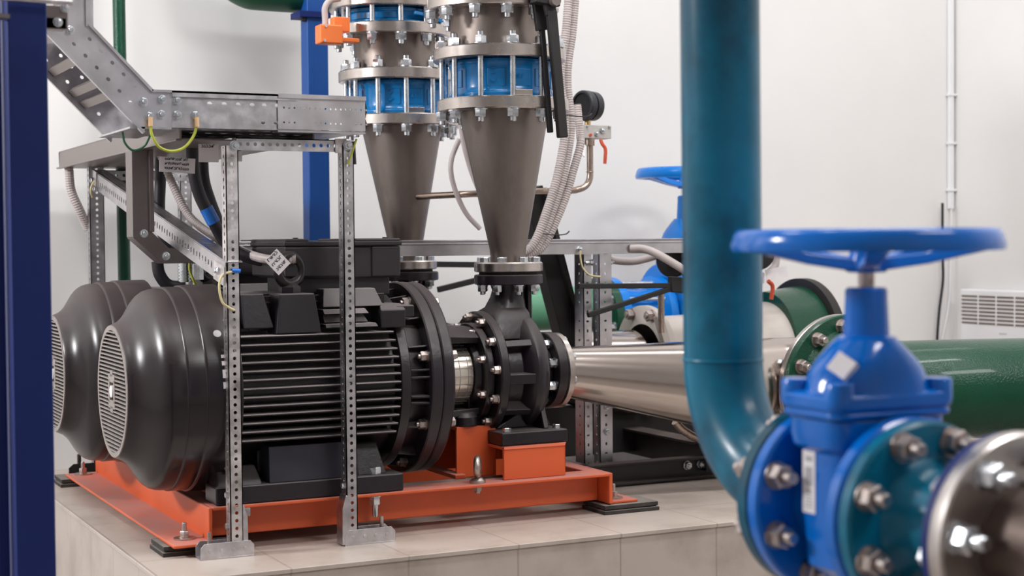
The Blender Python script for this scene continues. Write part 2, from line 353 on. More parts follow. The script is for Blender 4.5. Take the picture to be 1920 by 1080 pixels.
# ================================================================== motor
def motor():
    t = thing('electric_motor', 'nearer black finned electric motor on the front orange beam, ringed eyebolt on top', 'motor', (1.05, Y1, .09), 'black electric motors')
    ax = (0, Y1, ZA)
    prof = [(.682, .120), (.680, .130), (.684, .1335), (.689, .1355), (.698, .140), (.707, .148), (.715, .158), (.7225, .170), (.730, .182), (.738, .1915), (.747, .1978), (.756, .2008), (.766, .2022), (.776, .2024), (.7775, .2024), (.7795, .2050), (.783, .2054), (.812, .2050), (.8135, .2050), (.8155, .208), (.819, .2084), (.885, .2090), (.885, .195)]
    fc = MB().lathe(prof, ax, X_, 96, cap=False).build('fan_cover', 'plastic', t, sharp=50)
    MB().lathe([(.686, .127), (.688, .127)], ax, X_, 48).build('fan_shadow_disc', 'dark', fc, label='dark disc painting the shade behind the fan grille')  # solid near-black disc stands in for the shade inside the cover
    g = MB().ring((.679, Y1, ZA), X_, .1215, .131, .006, 72)
    n = 31
    for i in range(n):
        z = -.1215+.243*(i+.5)/n; hw = math.sqrt(max(0, .123**2-z*z))
        if abs(z) < .019:
            for s in (-1, 1): g.box(.6785, .6835, Y1+(s*.026 if s > 0 else -hw), Y1+(hw if s > 0 else -.026), ZA+z-.0013, ZA+z+.0013)
        else: g.box(.6785, .6835, Y1-hw, Y1+hw, ZA+z-.0013, ZA+z+.0013)
    for s in (-1, 1):
        g.box(.678, .684, Y1-.028, Y1+.028, ZA+s*.026-.008, ZA+s*.026+.008); g.box(.678, .684, Y1-.011, Y1+.011, ZA+s*.036-.006, ZA+s*.036+.006); g.box(.678, .684, Y1+s*.022-.006, Y1+s*.022+.006, ZA-.022, ZA+.022)
    gr = g.build('fan_grille', 'grille', fc)
    MB().cyl((.677, Y1, ZA), (.684, Y1, ZA), .012, n=24).build('hub_cap', 'sticker', gr, label='small white cap in the grille centre')
    sc = fastener('cover_screw', .012, .006, 0, 'rusty')
    for a in (-2.35, -.62, .9, 2.4):
        d = V((0, math.cos(a), math.sin(a))); place(sc, 'cover_screw', fc, V((.87, Y1, ZA))+d*.2085, d)
    # round stickers on the cover
    a = PI+.62; d = V((0, math.cos(a), -math.sin(a))) ; d = V((0, -math.cos(.60), math.sin(.60)))
    MB().lathe([(0, .0078), (.0006, .0078)], V((.845, Y1, ZA))+d*.2084, d, 24).build('cover_sticker', 'label', fc, label='small round white sticker on the cover')
    b = MB()
    for k, (z0, h) in enumerate(((.075, .007), (.062, .009), (.042, .018), (.02, .014))):
        dd = V((0, -math.sqrt(.2094**2-z0**2), z0)); b.obox(V((.850, Y1, ZA))+dd, (.0045, 0, 0), (0, .0006, 0), V((0, -dd.z, dd.y)).normalized()*h*.45)
    b.build('cover_lettering', 'sticker', fc, label='strip of pale lettering near the cover edge')
    # stator with fins
    s = MB().lathe([(.885, .1655), (1.222, .1655)], ax, X_, 64)
    N = 13
    for i in range(N):
        z = .2135+(.4165-.2135)*i/(N-1); dz = z-ZA; xe = 1.222-.012*(abs(dz)/.11)**2
        for sg in (-1, 1):
            yi = Y1+sg*(math.sqrt(.165**2-dz*dz)-.01); yo = Y1+sg*(.192-.010*(abs(dz)/.11)**2)
            s.loft([[(.885, yi, z-.0035), (xe-.004, yi, z-.0035), (xe-.004, yi, z+.0035), (.885, yi, z+.0035)], [(.885, yo-sg*.003, z-.0024), (xe, yo-sg*.003, z-.0024), (xe, yo-sg*.003, z+.0024), (.885, yo-sg*.003, z+.0024)], [(.885, yo, z-.0012), (xe-.003, yo, z-.0012), (xe-.003, yo, z+.0012), (.885, yo, z+.0012)]])
    for y in (-.115, -.095, -.075, .075, .095, .115):
        s.box(.885, 1.215, Y1+y-.0022, Y1+y+.0022, ZA+.10, ZA+.186)
    s.box(.885, 1.222, Y1-.085, Y1+.085, ZA+.15, ZA+.185)
    for z in (.172, .180, .188): s.box(.885, 1.17, Y1-.10-(.188-z)*1.2, Y1+.1, ZA+z-.0018, ZA+z+.0018)
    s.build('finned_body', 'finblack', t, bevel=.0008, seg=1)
    # shoulder pads above the fins
    def wedge(x0, x1, xt0, xt1, z0, z1, yb, yt, name, **k):
        yk = Y1-.06
        return MB().loft([[(x0, yb, z0), (x1, yb, z0), (x1, yk, z0), (x0, yk, z0)], [(xt0, yt, z1), (xt1, yt, z1), (xt1, yk, z1), (xt0, yk, z1)]]).build(name, 'padblack', t, bevel=.0025, **k)
    wedge(.90, .962, .90, .945, .432, .500, Y1-.165, Y1-.152, 'shoulder_pad')
    lug = wedge(.962, 1.056, .972, 1.045, .421, .499, Y1-.178, Y1-.169, 'lifting_lug')
    l = MB()
    l.loft([[(1.066, Y1-.160, .47), (1.196, Y1-.160, .47), (1.196, Y1-.05, .47), (1.066, Y1-.05, .47)], [(1.075, Y1-.138, .506), (1.186, Y1-.138, .506), (1.186, Y1-.05, .506), (1.075, Y1-.05, .506)]])
    l.loft([[(1.064, Y1-.182, .429), (1.176, Y1-.182, .429), (1.176, Y1-.05, .429), (1.064, Y1-.05, .429)], [(1.064, Y1-.178, .437), (1.172, Y1-.178, .437), (1.172, Y1-.05, .437), (1.064, Y1-.05, .437)]])
    l.loft([[(1.066, Y1-.166, .439), (1.160, Y1-.166, .439), (1.160, Y1-.05, .439), (1.066, Y1-.05, .439)], [(1.066, Y1-.156, .455), (1.152, Y1-.156, .455), (1.152, Y1-.05, .455), (1.066, Y1-.05, .455)]])
    l.loft([[(1.064, Y1-.172, .456), (1.160, Y1-.172, .456), (1.160, Y1-.05, .456), (1.064, Y1-.05, .456)], [(1.064, Y1-.162, .466), (1.155, Y1-.162, .466), (1.155, Y1-.05, .466), (1.064, Y1-.05, .466)]])
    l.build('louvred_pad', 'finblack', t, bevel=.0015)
    e = MB().loft([[(1.185, Y1-.172, .425), (1.24, Y1-.172, .425), (1.24, Y1-.08, .425), (1.185, Y1-.08, .425)], [(1.185, Y1-.172, .462), (1.24, Y1-.172, .462), (1.24, Y1-.08, .462), (1.185, Y1-.08, .462)], [(1.19, Y1-.155, .474), (1.236, Y1-.155, .474), (1.236, Y1-.08, .474), (1.19, Y1-.08, .474)]])
    e.box(1.222, 1.262, Y1-.165, Y1-.10, .445, .47); e.build('corner_boss', 'padblack', t, bevel=.003)
    # eyebolt
    eb = MB().torus((1.008, Y1-.125, .545), V((.33, -.94, 0)), .0285, .0105, 44, 14)
    eb.lathe([(-.024, .0225), (-.011, .0225), (-.004, .014)], (1.008, Y1-.125, .522), Z_, 6); eb.build('eyebolt', 'black', lug)
    # drive end shield
    d = MB().lathe([(1.218, .17), (1.224, .188), (1.243, .190), (1.248, .176), (1.250, .172), (1.278, .170), (1.288, .168)], ax, X_, 72)
    for el_ in (1.57, 1.2, .78, .42, .155, .075, -.14, -.21, -.50, -.95, -1.4):
        for o2 in (0, 1):
            a = PI-el_ if o2 else el_; dr = V((0, math.cos(a), math.sin(a))); tn = V((0, -math.sin(a), math.cos(a)))*.0022
            c = V((0, Y1, ZA)); d.prism([(1.245, .16), (1.245, .186), (1.287, .192), (1.287, .15)], c-tn, X_, dr, tn*2)
    d.build('drive_end_shield', 'black', t, bevel=.0012, seg=2)
    f = MB().lathe([(1.284, .15), (1.284, .2035), (1.287, .2055), (1.306, .2055), (1.309, .2035), (1.309, .15)], ax, X_, 96)
    fl = f.build('drive_flange', 'black', t)
    circle_of(fastener('flange_nut', .019, .013, .006, 'rusty'), 'flange_nut', fl, (1.284, Y1, ZA), -X_, .184, 8, .31)
    # feet
    ft = MB()
    for sg in (-1, 1):
        y0, y1 = sorted((Y1+sg*.172, Y1+sg*.095))
        ft.box(.838, 1.232, y0, y1, .0905, .127)
        ft.loft([[(.842, y0+.004, .125), (.935, y0+.004, .125), (.935, y1, .125), (.842, y1, .125)], [(.85, Y1+sg*.11-.02, .16), (.93, Y1+sg*.11-.02, .16), (.93, Y1+sg*.11+.03, .16), (.85, Y1+sg*.11+.03, .16)]])
        yf = Y1+sg*.14
        ft.loft([[(1.135, yf-.02, .125), (1.20, yf-.02, .125), (1.20, yf+.04, .125), (1.135, yf+.04, .125)], [(1.135, Y1+sg*.12-.02, .19), (1.185, Y1+sg*.12-.02, .19), (1.185, Y1+sg*.12+.03, .19), (1.135, Y1+sg*.12+.03, .19)]])
        ft.box(.94, 1.2, min(Y1, Y1+sg*.11), max(Y1, Y1+sg*.11), .14, .2)
    ft.build('mounting_feet', 'black', t, bevel=.004)
    MB().loft([[(.947, Y1-.170, .127), (1.133, Y1-.170, .127), (1.133, Y1-.10, .127), (.947, Y1-.10, .127)], [(.947, Y1-.166, .199), (1.133, Y1-.166, .199), (1.133, Y1-.10, .199), (.947, Y1-.10, .199)]]).build('side_plate', 'bluish', t, bevel=.002)
    place(fastener('foot_bolt', .022, .014, 0, 'zinc', False), 'foot_bolt', t, (1.176, Y1-.152, .127), Z_, .3)
    # terminal box
    tb = MB().box(1.012, 1.252, Y1-.115, Y1+.10, .527, .592); tb.box(1.00, 1.14, Y1-.122, Y1+.10, .53, .592); tb.box(1.187, 1.252, Y1-.119, Y1+.1, .528, .592); tb.box(1.03, 1.235, Y1-.10, Y1+.09, .49, .53)
    tbo = tb.build('terminal_box', 'matte2', t, bevel=.004)
    lid = MB().box(.998, 1.254, Y1-.124, Y1+.105, .5925, .603)
    for x in (1.0, 1.15, 1.20): lid.box(x, x+.05, Y1-.124, Y1+.105, .60, .6075)
    lo = lid.build('terminal_box_lid', 'matte2', tbo, bevel=.003)
    for x in (1.03, 1.225): place(fastener('lid_screw', .01, .005, 0, 'black', False), 'lid_screw', lo, (x, Y1-.1, .605), Z_)
    return t
M['bluish'] = mat('black_painted_plate', (.022, .022, .034), .42, var=.35, scale=12, bump=.06, bscale=50)
M['matte2'] = mat('black_box_paint', (.021, .017, .021), .45, var=.25, scale=6, bump=.05, dust_or_glint=(DUST, .5))
mo = motor()
mo2 = copy_tree(mo, move=(-.022, .5, 0)); relabel(mo2, 'farther black finned electric motor, half hidden behind the nearer one')

# ================================================================== pump
def pump():
    t = thing('centrifugal_pump', 'nearer black cast centrifugal pump with silver coupling guard on the orange pedestals', 'pump', (1.55, Y1, .161), 'black centrifugal pumps')
    ax = (0, Y1, ZA); c = V((0, Y1, ZA))
    af = MB().lathe([(1.311, .06), (1.311, .2025), (1.314, .2045), (1.332, .2045), (1.336, .2015), (1.336, .06)], ax, X_, 96).build('adapter_flange', 'black', t)
    circle_of(fastener('adapter_bolt', .018, .012, 0, 'rusty'), 'adapter_bolt', af, (1.336, Y1, ZA), X_, .184, 8, PI-.31)
    ln = MB()
    for a in (1.10, 1.62, 2.05, -1.10, -1.62, -2.05):
        dr = V((0, math.cos(a), math.sin(a))); tn = V((0, -math.sin(a), math.cos(a)))
        ln.loft([[c+X_*1.333+dr*r+tn*s for r, s in ((.098, -.03), (.115, -.026), (.115, .026), (.098, .03))], [c+X_*1.462+dr*r+tn*s for r, s in ((.09, -.024), (.104, -.02), (.104, .02), (.09, .024))]])
    ln.lathe([(1.335, .085), (1.335, .125), (1.347, .12), (1.347, .085)], ax, X_, 48, closed=True)
    ln.build('lantern', 'black', t, bevel=.003)
    gd = MB().lathe([(1.337, .066), (1.441, .066), (1.443, .064)], ax, X_, 48)
    g0 = gd.build('coupling_guard', 'guard', t, label='silvery sheet guard round the coupling')
    r = MB()
    for x in (1.365, 1.395, 1.41, 1.43): r.torus((x, Y1, ZA), X_, .0662, .0008, 48, 6)
    for k in range(24):
        a = 2*PI*k/24; d = V((0, math.cos(a), math.sin(a))); r.bar(c+X_*1.337+d*.0664, c+X_*1.441+d*.0664, .0014, .001, d)
    r.build('guard_mesh', 'grille', g0)
    MB().lathe([(1.443, .05), (1.444, .074), (1.458, .080), (1.460, .08)], ax, X_, 48).build('bearing_housing', 'black', t)
    cf = MB().lathe([(1.455, .06), (1.455, .110), (1.458, .112), (1.470, .112), (1.472, .110), (1.472, .06)], ax, X_, 64).build('lantern_flange', 'black', t)
    circle_of(fastener('lantern_bolt', .014, .010, .006, 'rusty'), 'lantern_bolt', cf, (1.455, Y1, ZA), -X_, .099, 8, .39)
    vf = MB().lathe([(1.472, .05), (1.475, .134), (1.478, .137), (1.494, .137), (1.497, .134), (1.497, .05)], ax, X_, 72).build('casing_flange', 'black', t)
    circle_of(fastener('casing_bolt', .016, .011, .006, 'rusty'), 'casing_bolt', vf, (1.475, Y1, ZA), -X_, .124, 12, .13)
    vo = MB().lathe([(1.49, .100), (1.545, .103), (1.555, .126), (1.565, .136), (1.577, .137), (1.592, .130), (1.606, .112), (1.618, .088), (1.626, .062), (1.643, .058)], ax, X_, 72)
    for k in range(10):
        a = 2*PI*k/10+.05; dr = V((0, math.cos(a), math.sin(a))); tn = V((0, -math.sin(a), math.cos(a)))*(.011 if k % 2 else .008)
        vo.prism([(1.495, .09), (1.495, .128), (1.565, .131), (1.565, .09)], c-tn, X_, dr, tn*2)
    # discharge neck
    vo.loft([[(xc+x, Y1+y, z) for x, y in rrect(a, b, a*f)] for z, xc, a, b, f in ((.385, 1.538, .046, .078, .2), (.415, 1.54, .045, .070, .2), (.44, 1.545, .043, .058, .3), (.452, 1.552, .038, .044, .6), (.475, 1.558, .036, .037, .8), (.49, 1.561, .036, .036, .9), (.506, 1.561, .041, .041, .9))])
    vo.box(1.594, 1.604, Y1-.03, Y1+.03, .42, .503)
    vo.build('volute_casing', 'black', t, bevel=.002)
    df = MB().lathe([(0, .074), (.002, .0766), (.020, .0766), (.022, .074)], (1.561, Y1, .503), Z_, 56).build('discharge_flange', 'black', t)
    sf = MB().lathe([(0, .083), (.002, .0855), (.023, .0855), (.025, .083)], (1.643, Y1, ZA), X_, 64).build('suction_flange', 'black', t)
    circle_of(fastener('suction_nut', .018, .013, .008, 'zinc'), 'suction_nut', sf, (1.643, Y1, ZA), -X_, .068, 8, .3)
    ft = MB().box(1.47, 1.63, 2.975, Y1+.145, .162, .19)
    ft.prism([(Y1-.12, .19), (Y1-.06, .33), (Y1+.06, .33), (Y1+.12, .19)], (1.585, 0, 0), Y_, Z_, (.013, 0, 0))
    ft.prism([(1.628, .19), (1.598, .19), (1.598, .26)], (0, Y1-.07, 0), X_, Z_, (0, .012, 0))
    ft.prism([(1.488, .19), (1.60, .19), (1.60, .25), (1.53, .215)], (0, Y1-.075, 0), X_, Z_, (0, .012, 0))
    fo = ft.build('pump_foot', 'black', t, bevel=.003)
    place(fastener('foot_bolt', .016, .009, 0, 'zinc', False), 'foot_bolt', fo, (1.49, 2.992, .19), Z_); place(fastener('foot_bolt', .016, .009, 0, 'zinc', False), 'foot_bolt', fo, (1.615, 3.0, .19), Z_)
    bf2 = MB().lathe([(0, .028), (.02, .028), (.03, .02)], (1.425, Y1-.055, .2), Z_, 24); bf2.box(1.41, 1.50, Y1-.06, Y1+.06, .20, .235); bf2.box(1.44, 1.50, Y1-.04, Y1+.04, .21, .26)
    bf2.build('bearing_foot', 'black', t, bevel=.003)
    return t
pu = pump()
pu2 = copy_tree(pu, move=(-.032, .5, 0)); relabel(pu2, 'farther black cast centrifugal pump, hidden behind the nearer pump')

# ================================================================== discharge stacks (cone, check valve, spool, butterfly valve)
def stud(name, parent, c, R, n, z0, z1, nz0, nz1, phase, rr=.0065):
    me = MB().cyl((0, 0, 0), (0, 0, z1-z0), rr, n=12).mesh(name, 'zinc'); nut = fastener('stud_nut', .023, .0155, .010, 'zinc')
    for i in range(n):
        a = phase+2*PI*i/n; p = V((c[0]+R*math.sin(a), c[1]-R*math.cos(a), z0)); s = place(me, name, parent, p, Z_, 0)
        place(nut, 'nut', s, (p.x, p.y, nz1), Z_); place(nut, 'nut', s, (p.x, p.y, nz0), -Z_)
def disc(x, z0, z1, r, c=.0025): return MB().lathe([(z0, r-c), (z0+c, r), (z1-c, r), (z1, r-c)], (x, Y1, 0), Z_, 72)
stack = []
PH = -.27
t = thing('discharge_cone', 'nearer dull steel cone flanged onto the pump below the front blue check valve', 'reducer', (1.561, Y1, .531), 'vertical discharge cones'); stack.append(t)
MB().loft([[(xc+r*math.cos(2*PI*i/64), Y1+r*math.sin(2*PI*i/64), z) for i in range(64)] for xc, z, r in ((1.561, .545, .0385), (1.560, .58, .0405), (1.5525, .868, .097), (1.552, .89, .0985))]).build('cone', 'steel', t)
MB().lathe([(.531, .074), (.533, .0766), (.550, .0766), (.553, .074)], (1.561, Y1, 0), Z_, 56).build('lower_flange', 'flange', t)
disc(1.551, .884, .911, .147).build('upper_flange', 'flange', t)
MB().lathe([(.5255, .066), (.5305, .066)], (1.561, Y1, 0), Z_, 48).build('gasket', 'rubber', t)
circle_of(fastener('bolt_head', .018, .011, 0, 'zinc', False), 'flange_bolt', t, (1.561, Y1, .553), Z_, .062, 8, .1)
circle_of(fastener('bolt_nut', .018, .013, .007, 'zinc'), 'flange_nut', t, (1.561, Y1, .503), -Z_, .062, 8, .1)
t = thing('check_valve', 'blue wafer check valve between studs on top of the nearer steel cone', 'valve', (1.548, Y1, .911), 'blue check valves'); stack.append(t)
body = MB().lathe([(.911, .098), (.912, .116), (.920, .118), (.925, .114), (.935, .112), (.972, .112), (.98, .114), (.986, .118), (.994, .116), (.995, .098)], (1.547, Y1, 0), Z_, 72)
for a in (-.55, -.05, .42, 1.0, 1.9, 2.8, 3.8, 4.8):
    body.obox((1.547+.110*math.sin(a), Y1-.110*math.cos(a), .953), V((math.cos(a), math.sin(a), 0))*.020, V((math.sin(a), -math.cos(a), 0))*.0028, (0, 0, .020))
bo = body.build('body', 'cvblue', t, bevel=.003)
def glyphs(parent, spec, cx, cy, R, z, a0, mt, name, label, s=.0011):
    """Raised cast lettering on a drum about the vertical axis: spec = strokes ((da, dz) polylines)."""
    g = MB()
    for line in spec:
        g.tube([(cx+R*math.sin(a0+da), cy-R*math.cos(a0+da), z+dz) for da, dz in line], s, 6, 0)
    g.build(name, mt, parent, label=label)
arc = lambda r, t0, t1, n=8, ox=0, oz=0: [(ox+r*10*math.cos(t0+(t1-t0)*k/n), oz+r*93*math.sin(t0+(t1-t0)*k/n)*1.0) for k in range(n+1)]
glyphs(bo, [[(.05*math.cos(q/10*PI+PI), .957+.0055*math.sin(q/10*PI+PI)-.957-.006) for q in range(11)], [(-.045, .017), (.045, .017)], [(-.02, .006), (.025, .006), (.025, .010)]], 1.547, Y1, .116, .955, -.60, 'cvblue', 'cast_mark', 'raised arc and bars cast on the body')
glyphs(bo, [[(-.06, -.004), (-.06, .004), (-.03, .004), (-.03, -.004)], [(-.01, .004), (-.01, -.004), (.02, -.004)], [(.05, -.004), (.05, .004), (.08, .004)]], 1.547, Y1, .116, .955, -.10, 'cvblue', 'cast_lettering', 'small raised letters cast on the body', .0007)
a = -.08; MB().obox((1.547+.122*math.sin(a), Y1-.122*math.cos(a), .919), V((math.cos(a), math.sin(a), 0))*.022, V((math.sin(a), -math.cos(a), 0))*.006, (0, 0, .0065)).build('name_plate', 'flange', t, bevel=.001, label='shiny metal plate')
stud('stud', t, (1.547, Y1), .1325, 12, .884, 1.024, .884, 1.022, PH)
t = thing('pipe_spool', 'short dull steel flanged spool standing on the nearer blue check valve', 'pipe', (1.54, Y1, .995), 'steel spools above the check valves'); stack.append(t)
MB().lathe([(1.02, .101), (1.108, .101)], (1.535, Y1, 0), Z_, 72).build('pipe', 'steel', t)
disc(1.543, .995, 1.022, .147).build('lower_flange', 'flange', t); disc(1.527, 1.104, 1.131, .147).build('upper_flange', 'flange', t)
t = thing('butterfly_valve', 'blue butterfly valve on the nearer steel spool, cut off by the top of the picture', 'valve', (1.525, Y1, 1.131), 'blue butterfly valves'); stack.append(t)
body = MB().lathe([(1.131, .09), (1.132, .113), (1.14, .113), (1.142, .106), (1.158, .106), (1.16, .113), (1.168, .113), (1.169, .09)], (1.522, Y1, 0), Z_, 64); bo = body.build('body', 'cvblue', t, bevel=.002)
a = .42; n_ = V((math.sin(a), -math.cos(a), 0)); tn = V((math.cos(a), math.sin(a), 0)); p = V((1.522, Y1, 1.152))
MB().lathe([(.0, .018), (.035, .018), (.037, .014)], p+n_*.11+tn*.03, n_, 24).build('stem_boss', 'cvblue', bo)
MB().bar(p+n_*.125-tn*.045, p+n_*.125+tn*.02, .012, .010, Z_).build('locking_lever', 'cvblue', bo, bevel=.003)
stud('stud', t, (1.522, Y1), .1325, 12, 1.104, 1.196, 1.104, 1.196, PH+.09)
t = thing('upper_spool', 'steel flanged pipe on top of the nearer butterfly valve, above the picture edge', 'pipe', (1.52, Y1, 1.169), 'steel pipes at the stack tops'); stack.append(t)
disc(1.52, 1.1695, 1.196, .147).build('flange', 'flange', t); MB().lathe([(1.19, .101), (1.45, .101)], (1.515, Y1, 0), Z_, 64).build('pipe', 'steel', t)
far = ['farther dull steel cone flanged onto the second pump, left of the nearer cone', 'blue wafer check valve between studs on the farther steel cone', 'short dull steel flanged spool standing on the farther blue check valve', 'blue butterfly valve with round boss on the farther steel spool', 'steel flanged pipe on top of the farther butterfly valve']
for o, lb in zip(stack, far): relabel(copy_tree(o, move=(-.036, .5, 0)), lb)
# ================================================================== cable rack: slotted posts with shoes
def holes(L, step, cv, ru, rv, off=None):
    off = step/2 if off is None else off; n = int((L-off)/step)+1
    return [(off+i*step, cv, ru, rv) for i in range(n) if off+i*step < L-ru*1.2]
def post(label, x0, x1, y0, z0, z1, shoe, mt, dep=.028, group='slotted posts of the cable rack'):
    t = thing('slotted_post', label, 'post', ((x0+x1)/2, y0, 0), group)
    L = z1-z0; W = x1-x0; b = MB()
    b.perf((x1, y0, z0), Z_, -X_, L, W, .002, [(0, W, holes(L, .0148, W/2, .0034, .0034))])
    b.perf((x0, y0, z0), Z_, Y_, L, dep, .002, [(0, dep, holes(L, .0148, dep*.5, .0038, .0038))])
    b.perf((x1, y0+dep, z0), Z_, -Y_, L, dep, .002, [(0, dep, [])])
    b.build('upright', mt, t)
    if shoe:
        s = MB(); a, c = (x0-.060, x1+.020) if shoe < 0 else (x0-.006, x1+.078)
        yf, yb = y0-.004, y0+dep+.004
        s.box(a, c, yf, yb, 0, .0025)
        for y, wlr in ((yf, 1), (yb-.002, 1)):
            s.prism([(a, 0), (c, 0), (c, .022), (c-.008, .031), (a+.008, .031), (a, .022)], (0, y, 0), X_, Z_, (0, .002, 0))
        for i in range(4):
            xx = a+.018+i*(c-a-.036)/3; s.lathe([(0, .0034), (.0006, .0034)], (xx, yf-.0004, .016), -Y_, 12)
        s.build('shoe', 'galv', t, bevel=.0008)
        cx = x1 if shoe < 0 else x0-.004
        MB().prism([(-.001, .002), (.009, .002), (.008, .075), (.001, .1), (-.001, .1)] if shoe < 0 else [(.005, .002), (-.007, .002), (-.006, .075), (.001, .1), (.005, .1)], (cx, y0-.0035, 0), X_, Z_, (0, dep+.006, 0)).build('shoe_bracket', 'galv', t, bevel=.0012)
        MB().cyl((a+.022 if shoe < 0 else c-.022, (yf+yb)/2, .002), (a+.022 if shoe < 0 else c-.022, (yf+yb)/2, .05), .0042, n=12).build('anchor_stud', 'rusty', t)
        for z in (.058, .118): place(fastener('post_screw', .010, .006, 0, 'galv', False), 'post_screw', t, (x0, y0+dep*.5, z), -X_)
    return t
post('front left slotted steel post before the black fan cover, scuffed bright on its face', .850, .875, 2.893, .003, .785, -1, 'worn')
post('front right slotted steel post of the cable rack, before the motor fins', 1.086, 1.109, 2.893, .003, .79, 1, 'galv')
post('rear left slotted steel post of the cable rack, beside the green wall pipe', .835, .872, 4.06, 0, .80, 0, 'galv', .03)
post('rear right slotted steel post of the cable rack, behind the thick black cables', 1.07, 1.10, 4.06, 0, .78, 0, 'galv', .03)
MB().prism([(0, 0), (.10, 0), (.10, .04), (.012, .04), (0, .03)], (.77, 4.05, 0), X_, Z_, (0, .003, 0)).box(.77, .87, 4.05, 4.10, 0, .003).cyl((.80, 4.07, 0), (.80, 4.07, .062), .005, n=10).build('post_shoe', 'matte', None, label='dark post shoe with a stud at the far left pad', category='bracket')
def strut(name, label, p, q, wd, dep, mt='galv', hr=(.0036, .0036), step=.0148, cat='strut'):
    """Slotted U strut from p to q; front web faces -Y side or -X side as given by direction."""
    p, q = V(p), V(q); u = (q-p).normalized(); L = (q-p).length
    return u, L
t = thing('rack_crossbar', 'slotted steel crossbar joining the two front posts under the cable tray', 'strut', (.87, 2.9, .78))
MB().perf((.874, 2.900, .777), X_, Z_, .215, .024, .002, [(0, .024, holes(.215, .0148, .012, .0036, .0036))]).perf((.874, 2.9, .801), X_, Y_, .215, .03, .002, [(0, .03, [])]).build('bar', 'galv', t)
MB().prism([(0, -.004), (.03, -.004), (.03, .012), (.022, .024), (0, .024)], (1.072, 2.8985, .779), X_, Z_, (0, -.003, 0)).build('corner_plate', 'worn', t)
for x, z in ((1.097, .79), (.868, .785)): place(fastener('round_bolt', .015, .006, .004, 'zinc'), 'bolt', t, (x, 2.893, z), -Y_)
t = thing('rack_crossbar', 'slotted steel crossbar at the rear posts of the cable rack', 'strut', (.87, 4.07, .77))
MB().perf((.86, 4.055, .764), X_, Z_, .24, .026, .002, [(0, .026, holes(.24, .018, .013, .0045, .0045))]).perf((.86, 4.055, .79), X_, Y_, .24, .03, .002, [(0, .03, [])]).build('bar', 'galv', t)
# diagonal strut on the rack's left side
t = thing('diagonal_strut', 'slotted steel strut sloping from the rear left post to the front left post', 'strut', (.85, 4.05, .75))
p, q = V((.846, 4.07, .790)), V((.846, 2.885, .563)); u = (q-p).normalized(); L = (q-p).length; dn = u.cross(X_).normalized()
if dn.z > 0: dn = -dn
rows = [(0, .042, [(.02+i*.0215, .021, .0042, .0075 if i % 2 else .0055) for i in range(int(L/.0215)-1)])]
MB().perf(p-dn*.0, u, dn, L, .042, .002, rows).perf(p+X_*.032, u, -X_, L, .032, .002, [(0, .032, [(.012+i*.0118, .016, .003, .0095) for i in range(int(L/.0118)-1)])]).build('channel', 'galv2', t)
MB().obox(q+dn*.02+V((-.003, .03, .0)), (.002, 0, 0), u*.035, dn*.018).build('end_plate', 'worn', t); MB().obox(p+dn*.02+V((-.003, -.035, 0)), (.002, 0, 0), u*.03, dn*.018).build('end_plate', 'worn', t)
for s, c in ((.03, .012), (.07, .028), (L-.03, .012)): place(fastener('round_bolt', .013, .006, .003, 'zinc'), 'bolt', t, p+u*s+dn*(c+.01)-X_*.004, -X_)

# ================================================================== cable trays above
yF, yB = 2.868, 3.12
def rail(b, x0, x1, y, rows, z0=.8145, z1=.8785, face=-1):
    if face < 0: b.perf((x0, y, z0), X_, Z_, x1-x0, z1-z0, .0016, rows)
    else: b.perf((x1, y, z0), -X_, Z_, x1-x0, z1-z0, .0016, rows)
H = .064
st = thing('cable_tray', 'perforated steel cable tray resting on the two front posts', 'tray', (.93, yF, .8145), 'steel cable tray run over the motors')
rws = [(0, .030, [(x, .014, .0045, .003) for x in (.175, .200, .224)]), (.030, H, [(x, .047, .0048, .0034) for x in (.072, .10, .127, .154, .178, .203, .226)])]
b = MB(); rail(b, .742, .985, yF, rws)
b.box(.742, .985, yF-.006, yF+.008, .8785, .8825); b.box(.742, .985, yF-.006, yF-.0035, .871, .8825); b.build('front_rail', 'galv', st)
b = MB(); rail(b, .742, 1.123, yB, [(0, H, holes(.381, .04, .036, .006, .004))]); b.box(.742, 1.123, yB-.008, yB+.004, .8785, .8825); b.build('rear_rail', 'galv', st)
b = MB(); b.perf((.742, yB, .8145), X_, -Y_, .381, yB-yF, .0016, [(k*.084, (k+1)*.084, holes(.381, .03, k*.084+.042, .008, .004)) for k in range(3)]); b.build('perforated_base', 'galv', st)
t = MB(); hr = [(.012+i*.0105, 0, 0, 0) for i in range(17)]
row1 = [(0, .024, [(.012+.0105*i, .013, .0019, .0019) for i in range(17) if i not in (3, 4, 5, 12, 13)]), (.024, .054, [(.012+.0105*i, .041, .0019, .0021) for i in range(17)])]
b = MB(); b.perf((.945, yF-.004, .8165), X_, Z_, .178, .0595, .0018, [row1[0], (.024, .0595, row1[1][2])])
b.box(.945, 1.123, yF-.009, yF+.004, .8755, .8835); b.box(.945, 1.123, yF-.004, yF+.03, .811, .814); b.build('end_rail', 'galv2', st, label='lighter joint rail with small square holes')
for x in (.752, .786):
    for z in (.865, .838):
        if (x, z) == (.786, .865): continue
        place(fastener('round_bolt', .0135, .004, .007, 'zinc'), 'bolt', st, (x, yF, z), -Y_)
